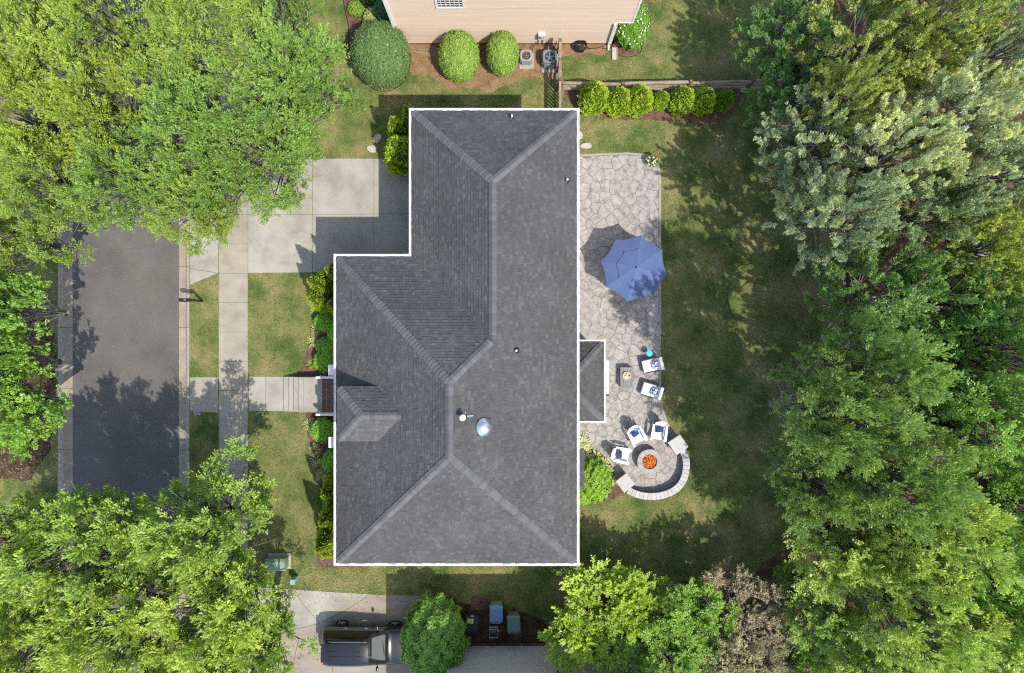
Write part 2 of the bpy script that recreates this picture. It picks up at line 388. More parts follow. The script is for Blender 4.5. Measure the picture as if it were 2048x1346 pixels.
BEDS.append(sheet('mulch_bed', [(1118, 905), (1165, 897), (1200, 903), (1226, 935), (1234, 962), (1248, 988), (1225, 1000), (1190, 1004), (1118, 1010)], mat_mulch, amp=.03, seed=9))
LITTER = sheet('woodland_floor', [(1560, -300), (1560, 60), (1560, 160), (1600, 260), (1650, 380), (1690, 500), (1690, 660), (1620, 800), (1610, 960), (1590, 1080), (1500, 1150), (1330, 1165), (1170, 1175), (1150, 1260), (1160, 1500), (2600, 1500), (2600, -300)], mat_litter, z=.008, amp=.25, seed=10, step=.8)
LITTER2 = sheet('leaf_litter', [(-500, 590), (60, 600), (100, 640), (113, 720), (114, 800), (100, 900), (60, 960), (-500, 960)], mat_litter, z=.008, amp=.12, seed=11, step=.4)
def edging(pts, label):
    e = MB().tube([at(x, y, .02) for x, y in pts], .018, 6).build('garden_edging', mat_black); tag(e, label, 'edging'); return e
def smooth_pts(p, k=6):
    out = []
    for i in range(len(p) - 1):
        a, b, c, d = (Vector(p[max(0, min(len(p) - 1, j))]) for j in (i - 1, i, i + 1, i + 2))
        for q in range(k):
            t = q / k; out.append(.5 * (2 * b + (c - a) * t + (2 * a - 5 * b + 4 * c - d) * t * t + (3 * b - a - 3 * c + d) * t ** 3))
    out.append(Vector(p[-1])); return out
edging(smooth_pts([(684, -18), (690, 20), (697, 55), (697, 95), (707, 130), (729, 165), (760, 182), (790, 177), (813, 152), (823, 112)]), 'thin black edging curving round the big dark green hedge')
edging(smooth_pts([(1228, 106), (1255, 114), (1279, 106), (1286, 86), (1301, 40)]), 'thin dark edging curving below the white flowering shrub')

# ---------------------------------------------------------------- patio of flagstones
PATIO = [(1110, 312), (1200, 307), (1255, 305), (1290, 308), (1309, 317), (1319, 331), (1322, 350), (1322, 600), (1322, 790), (1326, 818), (1336, 846), (1352, 872),
         (1366, 890), (1374, 925), (1374, 945), (1364, 970), (1345, 985), (1320, 993), (1295, 994), (1270, 988), (1250, 978), (1232, 960), (1224, 930), (1199, 901), (1165, 896), (1110, 904)]
pat = structure('patio')
PATIO_W = gp(PATIO)
MB().prism(PATIO_W, -.08, .026).build('patio_border', mat_patio, pat)
inner = inset(PATIO_W, .12)
MB().prism(inset(PATIO_W, .1), .0, .030).build('joint_bed', mat_joint, pat)
rg = random.Random(21); seeds = []
tries = 0
while tries < 9000:
    tries += 1
    p = Vector((rg.uniform(at(1100, 0).x, at(1385, 0).x), rg.uniform(at(0, 1000).y, at(0, 300).y)))
    if all((p - q).length > .385 for q in seeds): seeds.append(p)
for i, p in enumerate(seeds):
    cell = inner
    near = sorted(seeds, key=lambda q: (q - p).length)[1:22]
    for q in near:
        d = (q - p).normalized(); mid = (p + q) / 2
        cell = clip(cell, d.x, d.y, d.dot(mid) - .0095)
        if len(cell) < 3: break
    if len(cell) >= 3 and area(cell) > .03:
        MB().prism(cell, .015, .042 + rg.uniform(-.003, .004), ch=.007).build('paving_stone', mat_stone, pat)
# curved doorstep
stp = thing('curved_doorstep', 'rounded stamped step below the back door, half under the eave', 'step', at(1121, 645))
for rr, z0, z1 in ((1.95, .03, .17), (1.5, .165, .32), (1.05, .315, .47)):
    pts = [(at(1121, 0).x, at(0, 645).y - rr)] + [(at(1121, 0).x + rr * math.cos(t), at(0, 645).y + rr * math.sin(t)) for t in np.linspace(-math.pi / 2, math.pi / 2, 22)][1:-1] + [(at(1121, 0).x, at(0, 645).y + rr)]
    MB().prism(pts, z0, z1, ch=.012).build('step', mat_stone, stp)

# ================================================================ THE HOUSE
SL = .667
def zr(ze, d): return ze + SL * d / 40.          # height at plan distance d px from the eave
ZE = 5.585
A, B, Cc, D, E, Fv = (-293.5, -133.3), (-293.5, 378.9), (108.1, 378.9), (108.1, -377.3), (-167.7, -377.3), (-167.7, -133.3)
R1, R2, R3, R4 = (-29.8, -239.4), (-29.8, 4.6), (-92.7, 67.5), (-92.7, 178)
house = thing('house', 'large house with charcoal shingle roof and white gutters in the middle', 'house', (0, 0, 0))
shingle_all = []                 # (distance to camera, verts, faces, tint)
def roof_plane(eave, polys, ze, deckparent, tbase=1., slope=SL, expo=.135, thick=.027, inner_n=None):
    a, b = Vector(eave[0]), Vector(eave[1])
    U = (pl(*b) - pl(*a)); Lu = U.length; U.normalize()
    cen = sum((Vector(q) for q in polys[0]), Vector((0, 0))) / len(polys[0])
    Nn = Vector((-U.y, U.x, 0))
    if Nn.dot(pl(*cen) - pl(*a)) < 0: Nn = -Nn
    V = (Nn + Vector((0, 0, slope))).normalized(); k = math.sqrt(1 + slope ** 2)
    Wn = U.cross(V)
    if Wn.z < 0: Wn = -Wn
    O = pl(a.x, a.y, ze)
    flip = U.cross(V).z < 0
    def uv(p):
        d = pl(*p) - pl(*a); return (d.dot(U), d.dot(Nn) * k)
    rgs = random.Random(int(abs(a.x * 13 + a.y * 7 + b.x * 3 + b.y)) + 5)
    for poly in polys:
        q = [uv(p) for p in poly]
        dk = MB(); pts = [O + U * u + V * v for u, v in q]
        low = [p - Wn * .10 for p in pts]
        n = len(pts); top = list(range(n))
        dk.add(pts + low, [top if not flip else top[::-1], [i + n for i in (top[::-1] if not flip else top)]] + [(i, (i + 1) % n, (i + 1) % n + n, i + n) for i in range(n)])
        dk.build('roof_deck', mat_deck, deckparent)
        vmax = max(v for _, v in q); umin = min(u for u, _ in q); umax = max(u for u, _ in q)
        row = 0; v = 0.
        while v < vmax:
            u = umin - rgs.uniform(0, .3)
            run = 0
            while u < umax:
                w = rgs.choice((.11, .14, .17, .20)); u2 = u + w
                c = clip_convex([(u + .002, v), (u2 - .002, v), (u2 - .002, v + expo), (u + .002, v + expo)], q)
                tb = tbase * rgs.choice((.88, .93, .97, 1., 1., 1.02, 1.06, 1.13, 1.25)) * rgs.uniform(.96, 1.04)
                th = thick * rgs.choice((.55, .75, 1., 1.2))
                u = u2
                if len(c) >= 3 and area(c) > .0006:
                    n = len(c)
                    tp = [O + U * x + V * y + Wn * (.004 + th * (1 - .75 * (y - v) / expo)) for x, y in c]
                    bt = [O + U * x + V * y + Wn * .001 for x, y in c]
                    t = list(range(n)) if not flip else list(range(n))[::-1]
                    fs = [t] + [((i, i + n, (i + 1) % n + n, (i + 1) % n) if not flip else (i, (i + 1) % n, (i + 1) % n + n, i + n)) for i in range(n)]
                    ctr = sum(tp, Vector()) / n
                    shingle_all.append(((ctr - Vector((0, 0, H))).length, tp + bt, fs, tb, area(c)))
            v += expo; row += 1
MID = (108.1, 4.6)
roof_plane((A, B), [[A, B, R4, R3]], ZE, house, 1.0)
roof_plane((B, Cc), [[B, Cc, R4]], ZE, house, 1.02)
roof_plane((Cc, D), [[MID, D, R1, R2], [MID, R2, R3, R4, Cc]], ZE, house, 1.0)
roof_plane((A, Fv), [[A, Fv, R2, R3]], ZE, house, 1.0)
roof_plane((E, Fv), [[E, Fv, R2, R1]], ZE, house, 1.0)
roof_plane((E, D), [[E, D, R1]], ZE, house, 1.0)
# entry dormer
DZ = 6.93; d0, d1, dm = 79.7, 166.6, 123.15
DA, DB, DR, DE = (-278, d0), (-278, d1), (-234.6, dm), (-169, dm)
roof_plane((DA, DB), [[DA, DB, DR]], DZ, house)
roof_plane((DA, (-212, d0)), [[DA, (-212, d0), DE, DR]], DZ, house)
roof_plane((DB, (-212, d1)), [[DB, (-212, d1), DE, DR]], DZ, house, 1.15)
# breakfast bay on the east
BZ = 2.97; b0, b1 = 10., 153.8
BA, BB, BR = (167.5, b0), (167.5, b1), (95.6, 81.9)
roof_plane((BA, BB), [[BA, BB, BR]], BZ, house, .95)
roof_plane(((97, b0), BA), [[(97, b0), BA, (97, 80.5)]], BZ, house, .95)
roof_plane(((97, b1), BB), [[(97, b1), BB, (97, 83.3)]], BZ, house, .95)
# small lean-to roof of the fireplace bump-out
roof_plane(((134, 208), (134, 283)), [[(134, 208), (134, 283), (97, 283), (97, 208)]], 2.5, house, 1.05, slope=.3)
shingle_all.sort(key=lambda s: s[0])
full = [s for s in shingle_all if s[4] > .0165][:300]; ids = set(id(s) for s in full)
for s in full: MB().add(s[1], s[2], 0, s[3]).build('shingle', mat_shingle, house, tint=True)
rest = MB()
for s in shingle_all:
    if id(s) not in ids: rest.add(s[1], s[2], 0, s[3])
tag(rest.build('shingle_field', mat_shingle, house, tint=True), kind='stuff')

def caps(a, za, b, zb, n1, n2, w=.15, expo=.165, parent=house):
    p, q = pl(*a, za), pl(*b, zb); d = q - p; d.normalize()
    if abs(d.z) > .05: p = p + d * .12
    d = q - p; Lh = d.length; d.normalize()
    def side(n):                                    # direction in the roof plane with horizontal downhill n, square to the line
        nn = Vector((n[0], n[1], SL * math.hypot(*n))).normalized()
        s = nn.cross(d).normalized(); return s if s.z < 0 or (abs(s.z) < 1e-3) else -s
    def sd(nh):
        nrm = Vector((nh[0], nh[1], 1 / SL)).normalized(); s = d.cross(nrm).normalized()
        if s.dot(Vector((nh[0], nh[1], 0))) < 0: s = -s
        return s, nrm
    s1, u1 = sd(n1); s2, u2 = sd(n2); up = (u1 + u2).normalized()
    k = int(Lh / expo); m = MB(); e = Lh / k * 1.12
    def ring(t, h):
        c = d * t
        return [c + s1 * w + u1 * h, c + s1 * (w * .18) + up * (h + .012), c + s2 * (w * .18) + up * (h + .012), c + s2 * w + u2 * h]
    r0, r1, b0_, b1_ = ring(0, .058), ring(e, .030), ring(0, .012), ring(e, .012)
    vs = r0 + r1 + b0_ + b1_; fs = [(i, i + 1, i + 5, i + 4) for i in range(3)] + [(i, i + 8, i + 9, i + 1) for i in range(3)] + [(i + 4, i + 5, i + 13, i + 12) for i in range(3)] + [(0, 4, 12, 8), (3, 11, 15, 7)]
    m.add(vs, fs)
    o = m.build('ridge_cap', mat_cap, parent, org=(0, 0, 0)); o.location = p
    for i in range(1, k):
        c = o.copy(); C.objects.link(c); c.parent = parent; c.location = p + d * (Lh / k * i)
ZR = zr(ZE, 200.8); ZN = zr(ZE, 137.9)
Wd, Ed, Nd, Sd = (-1, 0), (1, 0), (0, 1), (0, -1)
caps(A, ZE, R3, ZR, Wd, Nd); caps(B, ZE, R4, ZR, Wd, Sd); caps(Cc, ZE, R4, ZR, Ed, Sd)
caps(E, ZE, R1, ZN, Wd, Nd); caps(D, ZE, R1, ZN, Ed, Nd)
caps(R2, ZN, R3, ZR, Nd, Ed)
caps(R2, ZN, R1, ZN, Wd, Ed); caps(R4, ZR, R3, ZR, Wd, Ed)
caps(DA, DZ, DR, zr(DZ, 43.4), Wd, Nd); caps(DB, DZ, DR, zr(DZ, 43.4), Wd, Sd)
caps((-172, dm), zr(DZ, 43.45), DR, zr(DZ, 43.45), Nd, Sd)
caps(BA, BZ, (97, 80.5), zr(BZ, 75), Ed, Nd); caps(BB, BZ, (97, 83.3), zr(BZ, 75), Ed, Sd)

def gutter(a, b, ze, out, parent=house, w=.115, e0=0., e1=0.):
    p, q = pl(*a, ze), pl(*b, ze); d = (q - p).normalized(); o = Vector((out[0], out[1], 0))
    p = p - d * e0; q = q + d * e1
    prof = [(-.02, .005), (.0, .012), (.012, -.03), (w - .03, -.03), (w - .02, .015), (w, .015), (w, -.03), (w - .04, -.12), (0, -.12), (-.02, -.10)]
    n = len(prof)
    vs = [p + o * x + Vector((0, 0, z)) for x, z in prof] + [q + o * x + Vector((0, 0, z)) for x, z in prof]
    fs = [(i, (i + 1) % n, (i + 1) % n + n, i + n) for i in range(n)]
    m = MB().add(vs, fs)
    for base in (p, q): m.box(base + o * (w / 2) + Vector((0, 0, -.053)), (abs(d.x) * .012 + abs(o.x) * w, abs(d.y) * .012 + abs(o.y) * w, .134))
    ob = m.build('gutter', mat_white, parent)
    return ob
g = .115
gutter(A, B, ZE, (-1, 0), e0=g, e1=g); gutter(B, Cc, ZE, (0, -1), e0=.0, e1=.0); gutter(D, Cc, ZE, (1, 0), e0=g, e1=g)
gutter(E, D, ZE, (0, 1)); gutter(E, Fv, ZE, (-1, 0), e0=g, e1=-g); gutter(A, Fv, ZE, (0, 1), e0=0, e1=0)
gutter(BA, BB, BZ, (1, 0), e0=.1, e1=.1, w=.1); gutter((110, b0), BA, BZ, (0, 1), w=.1); gutter((110, b1), BB, BZ, (0, -1), w=.1)
# walls, fascia and soffit
def wallbox(name, u0, v0, u1, v1, z0, z1, m, parent=house):
    p, q = pl(u0, v0), pl(u1, v1)
    return MB().box(((p.x + q.x) / 2, (p.y + q.y) / 2, (z0 + z1) / 2), (abs(q.x - p.x), abs(q.y - p.y), z1 - z0)).build(name, m, parent)
wallbox('wall', -284, -123, 98, 369, -.1, 5.36, mat_wall); wallbox('wall', -158, -368, 97.9, -120, -.1, 5.355, mat_wall)
def rect(u0, v0, u1, v1): return [tuple(pl(u, v)[:2]) for u, v in ((u0, v0), (u1, v0), (u1, v1), (u0, v1))]
Lpoly = [tuple(pl(*p)[:2]) for p in (A, B, Cc, D, E, Fv)]
MB().prism(inset(Lpoly, .02), 5.37, 5.42).build('soffit', mat_white, house)
wallbox('dormer_wall', -272, 86, -205, 160, 5.6, 6.84, mat_wall)
MB().prism(inset(rect(-278, d0, -212, d1), .01), 6.82, 6.88).build('dormer_soffit', mat_white, house)
wallbox('bay_wall', 95, 18, 159, 146, -.1, 2.78, mat_wall)
MB().prism(inset(rect(96, b0, 167.5, b1), .01), 2.77, 2.82).build('bay_soffit', mat_white, house)
wallbox('bump_out_wall', 95, 214, 128, 277, -.1, 2.45, mat_wall)
# awning cassette under the bay gutter
m = MB(); p0, p1 = at(1213, 721, 2.45), at(1213, 791, 2.45)
aw = MB().tube([(p0.x + .03, p0.y, 2.45), (p0.x + .03, p1.y + .05, 2.45)], .085, 10).build('awning_cassette', mat_white, house)
MB().box((p0.x + .03, p1.y + .03, 2.45), (.15, .07, .2)).build('awning_bracket', mat_darkfr, house)
gd = MB().box(pl(-158.8, -265, 1.1), (.08, 4.9, 2.2))
for k in range(3): gd.box(pl(-160.2, -265, .55 + k * .55), (.03, 4.8, .03))
gd.build('garage_door', mat_white, house)
# entry pilasters and their blocks
for v0, v1 in ((49, 66), (172, 191)):
    zt = 4.9
    k = (H - zt) / H
    ya, yb = (v0 + 0) * 1., v1 * 1.
    p, q = at(658.5, 673 + 0, zt), at(672, 673, zt)
    MB().box(((p.x + q.x) / 2 + .1, -(v0 + v1) / 2 / 40 * 1.0, zt - .09), (.55, .46, .18)).box(((p.x + q.x) / 2 + .14, -(v0 + v1) / 2 / 40, zt / 2 - .1), (.36, .3, zt - .2)).box(((p.x + q.x) / 2 + .12, -(v0 + v1) / 2 / 40, .3), (.46, .4, .6)).build('entry_column', mat_white, house)
# flues and vents
def on_main_east(px, py, lo=0.):   # a point of the east slope seen at this pixel
    z = 7.
    for _ in range(30):
        p = at(px, py, z); z = ZE + SL * (108.1 / 40 - p.x)
    return at(px, py, z)
def slopeM(p, n):
    return Vector(n).normalized().to_track_quat('Z', 'Y').to_matrix()
nE = Vector((SL, 0, 1)).normalized()
p = on_main_east(927, 832)
flue = MB().tube([p + Vector((0, 0, -.1)), p + Vector((0, 0, .42))], .065, 14).lathe([(.14, 0), (.09, .08), (.068, .1)], 16, p).build('flue_pipe', mat_chrome, house, smooth=True)
c0 = p + Vector((0, 0, .42))
MB().lathe([(.07, 0), (.115, .02), (.12, .1), (.125, .12), (.06, .165), (0, .17)], 20, c0).build('flue_cap', mat_white, flue, org=(0, 0, 0), smooth=True)
fl = on_main_east(933, 832)
MB().box(fl + nE * .035, (.04, .52, .05), M=slopeM(fl, nE)).box(fl + nE * .035 + Vector((-.07, .11, .05)), (.12, .035, .05), M=slopeM(fl, nE)).build('flue_bracket', mat_chrome, house)
p = on_main_east(967, 854)
Mx = slopeM(p, nE)
MB().lathe([(.36, .02), (.37, .06), (.355, .10), (.33, .115), (.27, .19), (.17, .25), (.13, .262), (.115, .258), (.10, .268), (.05, .275), (0, .277)], 36, p, M=Mx).build('roof_dome', mat_dome, house, smooth=True)
MB().box(p + nE * .03, (.62, .62, .015), M=Mx).build('dome_flashing', mat_darkfr, house)
def pipe_boot(p):
    o = MB().lathe([(.14, .0), (.12, .03), (.07, .06), (.06, .1)], 14, p, M=slopeM(p, nE)).build('pipe_boot', mat_black, house)
    MB().tube([p, p + Vector((0, 0, .26))], .042, 10).build('vent_pipe', mat_white, o, org=(0, 0, 0))
pipe_boot(on_main_east(1033, 701)); pipe_boot(on_main_east(1134, 361))
z = 6.
for _ in range(30):
    p = at(1024, 235, z); z = ZE + SL * (377.3 / 40 - p.y)
pipe_boot(at(1024, 235, z))

# ---------------------------------------------------------------- front steps and porch
porch = thing('front_porch', 'concrete steps leading up to the brick front porch with white railings', 'porch', at(600, 788))
xs = [497.5, 531.5, 567.5, 577.5, 587, 596.5, 607.5, 643.5, 702]
for i in range(2):
    MB().prism(inset(gp([(xs[i], 753), (xs[i + 1], 753), (xs[i + 1], 822), (xs[i], 822)]), .007), -.08, .02, ch=.006).build('slab', mat_conc, porch)
for i in range(4):
    z = .15 * (i + 1); a, b = at(xs[2 + i], 753, z), at(xs[3 + i] if i < 3 else xs[7], 822, z)
    if i == 3:
        mid = at(xs[6], 0, z).x
        a2 = at(xs[5], 753, z)
        MB().prism([(a2.x, at(0, 753).y), (mid - .006, at(0, 753).y), (mid - .006, at(0, 822).y), (a2.x, at(0, 822).y)], -.05, z, ch=.01).build('step', mat_conc, porch)
        MB().prism([(mid + .006, at(0, 753).y), (b.x, at(0, 753).y), (b.x, at(0, 822).y), (mid + .006, at(0, 822).y)], -.05, z, ch=.01).build('landing', mat_conc, porch)
    else:
        MB().prism([(a.x, at(0, 753).y), (b.x - .004, at(0, 753).y), (b.x - .004, at(0, 822).y), (a.x, at(0, 822).y)], -.05, z, ch=.012).build('step', mat_conc, porch)
bx0 = at(643.5, 0, .6).x + .01; bx1 = pl(-284, 0).x
by0, by1 = at(0, 823, .6).y, at(0, 757, .6).y
MB().prism([(bx0, by0 - .05), (bx1, by0 - .05), (bx1, by1 + .05), (bx0, by1 + .05)], -.05, .66).build('porch_base', mat_mortar, porch)
bm = None; nb = 24; pitch = (by1 - by0) / nb
for i in range(4):
    for j in range(nb):
        if bm is None:
            bm = MB().prism([(-.1, -pitch / 2 + .008), (.1, -pitch / 2 + .008), (.1, pitch / 2 - .008), (-.1, pitch / 2 - .008)], -.03, .018, ch=.006).build('brick', mat_brick, porch, org=(0, 0, 0)); o = bm
        else:
            o = bm.copy(); C.objects.link(o); o.parent = porch
        o.location = Vector((bx0 + .13 + i * .225, by0 + (j + .5) * pitch, .665 + random.uniform(0, .004))) - Vector(porch['base'])
for yy in (751.5, 822.5):
    a, b = at(633.5, 755, 1.35).x, at(668, 755, 1.35).x + .35; Y = at(0, yy).y
    rl = MB().box(((a + b) / 2, Y, 1.5), (b - a, .1, .06)).build('railing', mat_white, porch)
    base = MB().box(((a + b) / 2, Y, .8), (b - a - .04, .05, .06)).build('bottom_rail', mat_white, rl, org=porch['base'])
    MB().box((a + .06, Y, .75), (.11, .11, 1.44)).build('newel_post', mat_white, rl, org=porch['base'])
    for k in range(7):
        MB().box((a + .18 + k * (b - a - .2) / 7, Y, 1.15), (.035, .035, .66)).build('baluster', mat_white, rl, org=porch['base'])

# ================================================================ NEIGHBOURING HOUSES
nh = thing('house', 'tan sided house along the top edge with a gridded window', 'house', pl(0, -585))
yN = pl(0, -585).y
x0, x1, x1u = pl(803 - 1024, 0).x, pl(1222 - 1024, 0).x, pl(226, 0).x
MB().box(((x0 + x1) / 2, yN + 4.06, 1.2), (x1 - x0 - .06, 8, 2.6)).box(((x0 + x1u) / 2, yN + 4.06, 4.05), (x1u - x0 - .06, 8, 3.1)).build('wall', mat_tan, nh)
MB().box(((x0 + x1) / 2, yN + .03, .08), (x1 - x0 - .04, .1, .2)).build('brick_footing', mat_brick, nh)
m0 = None
def lap(xa, xb, z, m, parent, face, depth=.014):
    M_ = MB(); h = .152
    y0 = yN if face < 0 else 0
    return M_
zz = .18; bi = 0
while zz < 5.5:
    xb = x1 if zz < 2.36 else x1u
    vs = []
    for x in (x0 + .1, xb - .1):
        vs += [(x, yN + .02, zz), (x, yN - .036, zz), (x, yN - .006, zz + .15), (x, yN + .02, zz + .15)]
    MB().add(vs, [(0, 1, 2, 3), (7, 6, 5, 4), (0, 4, 5, 1), (1, 5, 6, 2), (2, 6, 7, 3), (3, 7, 4, 0)]).build('siding_board', mat_tan, nh)
    zz += .152
for xx, za, zb in ((x0 + .05, .1, 5.5), (x1 - .05, .1, 2.36), (x1u - .05, 2.42, 5.5)):
    MB().box((xx, yN - .005, (za + zb) / 2), (.1, .07, zb - za)).build('corner_board', mat_white, nh)
MB().box(((x1 + x1u) / 2, yN + .6, 2.39), (x1u - x1, 1.3, .05)).build('overhang_soffit', mat_white, nh)
wa, wb = at(874, 0, 3.95).x, at(928, 0, 3.95).x
wf = MB().box(((wa + wb) / 2, yN - .03, 3.86), (wb - wa + .1, .09, .1)).box(((wa + wb) / 2, yN - .03, 5.2), (wb - wa + .1, .09, .1))
for xx in (wa, wb): wf.box((xx, yN - .03, 4.53), (.09, .088, 1.25))
wfo = wf.build('window', mat_white, nh)
MB().box(((wa + wb) / 2, yN - .028, 4.53), (wb - wa - .08, .012, 1.24)).build('pane', mat_pane, wfo, org=nh['base'])
mu = MB()
for k in range(1, 6): mu.box((wa + (wb - wa) * k / 6, yN - .037, 4.53), (.028, .012, 1.24))
for k in range(1, 6): mu.box(((wa + wb) / 2, yN - .039, 3.9 + k * .21), (wb - wa - .08, .012, .028))
mu.build('muntin_grid', mat_white, wfo, org=nh['base'])
rz0, rz1 = yN - .3, yN + 8.4
rv = [(x0 - .35, rz0, 5.62), (x1u + .35, rz0, 5.62), (x1u + .35, rz1, 5.62), (x0 - .35, rz1, 5.62), (x0 + 4, (rz0 + rz1) / 2, 8.5), (x1u - 4, (rz0 + rz1) / 2, 8.5)]
MB().add(rv, [(0, 1, 5, 4), (1, 2, 5), (2, 3, 4, 5), (3, 0, 4), (3, 2, 1, 0)]).build('roof', mat_deck, nh)
MB().box((x0 - .02, yN - .12, 2.9), (.07, .09, 5.3)).build('downspout', mat_white, nh)
MB().box((x1 - .16, yN - .09, 1.2), (.075, .09, 2.3)).box((x1 - .14, yN - .2, .1), (.075, .3, .08)).build('downspout', mat_white, nh)

sh = thing('house', 'grey sided house along the bottom edge beside the parked car', 'house', pl(0, 615))
yS = pl(0, 615).y; sx0, sx1 = pl(905 - 1024, 0).x, pl(1300 - 1024, 0).x
MB().box(((sx0 + sx1) / 2, yS - 4.06, 3.3), (sx1 - sx0 - .06, 8, 6.7)).build('wall', mat_grey, sh)
zz = .32
while zz < 6.6:
    vs = []
    for x in (sx0 + .1, sx1 - .1):
        vs += [(x, yS - .02, zz), (x, yS + .034, zz), (x, yS + .006, zz + .15), (x, yS - .02, zz + .15)]
    MB().add(vs, [(3, 2, 1, 0), (4, 5, 6, 7), (1, 5, 4, 0), (2, 6, 5, 1), (3, 7, 6, 2), (0, 4, 7, 3)]).build('siding_board', mat_grey, sh)
    zz += .152
MB().box((at(1108, 0).x, yS + .02, 3.4), (.05, .05, 6.2)).build('joint_trim', mat_darkfr, sh)
MB().box((sx0 + .05, yS, 3.4), (.1, .07, 6.3)).build('corner_board', mat_white, sh)
fb = None
for r_ in range(4):
    for k in range(46):
        x = sx0 + .12 + k * .215 + (r_ % 2) * .107
        if fb is None: fb = MB().box((0, 0, 0), (.2, .05, .065)).build('brick', mat_brick, sh, org=(0, 0, 0)); o = fb
        else: o = fb.copy(); C.objects.link(o); o.parent = sh
        o.location = Vector((x, yS + .012, .045 + r_ * .076)) - Vector(sh['base'])
e0 = pl(888 - 1024, 0).x; ry0, ry1 = pl(0, 1272 - 673).y, pl(0, 615).y - 8.4; ze_ = 6.85
rv = [(e0, ry1, ze_), (sx1 + .4, ry1, ze_), (sx1 + .4, ry0, ze_), (e0, ry0, ze_), (e0 + 4, (ry0 + ry1) / 2, ze_ + 2.9), (sx1 - 4, (ry0 + ry1) / 2, ze_ + 2.9)]
MB().add(rv, [(0, 1, 5, 4), (1, 2, 5), (2, 3, 4, 5), (3, 0, 4), (3, 2, 1, 0)]).build('roof', mat_deck, sh)
# ================================================================ FENCES
fr = thing('rail_fence', 'weathered brown fence running from the tan house down to the charcoal roofed house', 'fence', at(1116, 180))
FX = pl(92, 0).x; fy0, fy1, fyj = pl(0, -566).y, pl(0, -392).y, pl(0, -492).y
for yy in (fy0, (fy0 + fyj) / 2, fyj, fy1):
    MB().box((FX, yy, .75), (.14, .14, 1.56)).prism([(FX - .08, yy - .08), (FX + .08, yy - .08), (FX + .08, yy + .08), (FX - .08, yy + .08)], 1.53, 1.6, ch=.02).build('fence_post', mat_post, fr)
for a, b in ((fy0, (fy0 + fyj) / 2), ((fy0 + fyj) / 2, fyj)):
    for z in (.45, .95, 1.4):
        MB().bar((FX + .02, a - .02, z), (FX + .02, b + .02, z + .02), .075, .14).build('fence_rail', mat_fence, fr)
MB().bar((FX, fy0, 1.56), (FX, fyj, 1.57), .14, .035).build('cap_rail', mat_fence, fr)
gt = thing('picket_gate', 'narrow slatted wooden gate between the fence and the charcoal roofed house', 'gate', (FX, (fyj + fy1) / 2, 0))
for z in (.35, 1.3): MB().bar((FX - .02, fyj - .1, z), (FX - .02, fy1 + .1, z), .05, .1).build('gate_rail', mat_post, gt)
n = 13
for k in range(n):
    yy = fyj - .16 + (fy1 - fyj + .32) * k / (n - 1)
    MB().box((FX + .022, yy, .78), (.025, .085, 1.4)).build('picket', mat_fence, gt)
MB().bar((FX, fyj - .1, 1.51), (FX, fy1 + .1, 1.51), .12, .035).build('cap_rail', mat_fence, gt)

r2 = thing('rail_fence', 'weathered three rail fence standing behind the row of lime green arborvitaes', 'fence', pl(250, -492))
posts = [(1124, 0), (1246, 4), (1382, 0), (1507, -2), (1630, 0)]
pp = [pl((x - 1024) * .965, -492 + d) for x, d in posts]
for p in pp:
    MB().box((p.x, p.y, .62), (.15, .12, 1.34)).build('fence_post', mat_post, r2)
for a, b in zip(pp[:-1], pp[1:]):
    for z in (.3, .72, 1.14):
        dz = random.uniform(-.03, .03); w = random.uniform(.13, .17)
        a2, b2 = Vector((a.x - .07, a.y + random.uniform(-.03, .03), z + dz)), Vector((b.x + .07, b.y + random.uniform(-.03, .03), z - dz))
        mid = (a2 + b2) / 2
        MB().tube([a2, a2.lerp(b2, .07), mid, a2.lerp(b2, .93), b2], [.035, w * .5, w * .53, w * .5, .035], 7).build('fence_rail', mat_fence, r2)

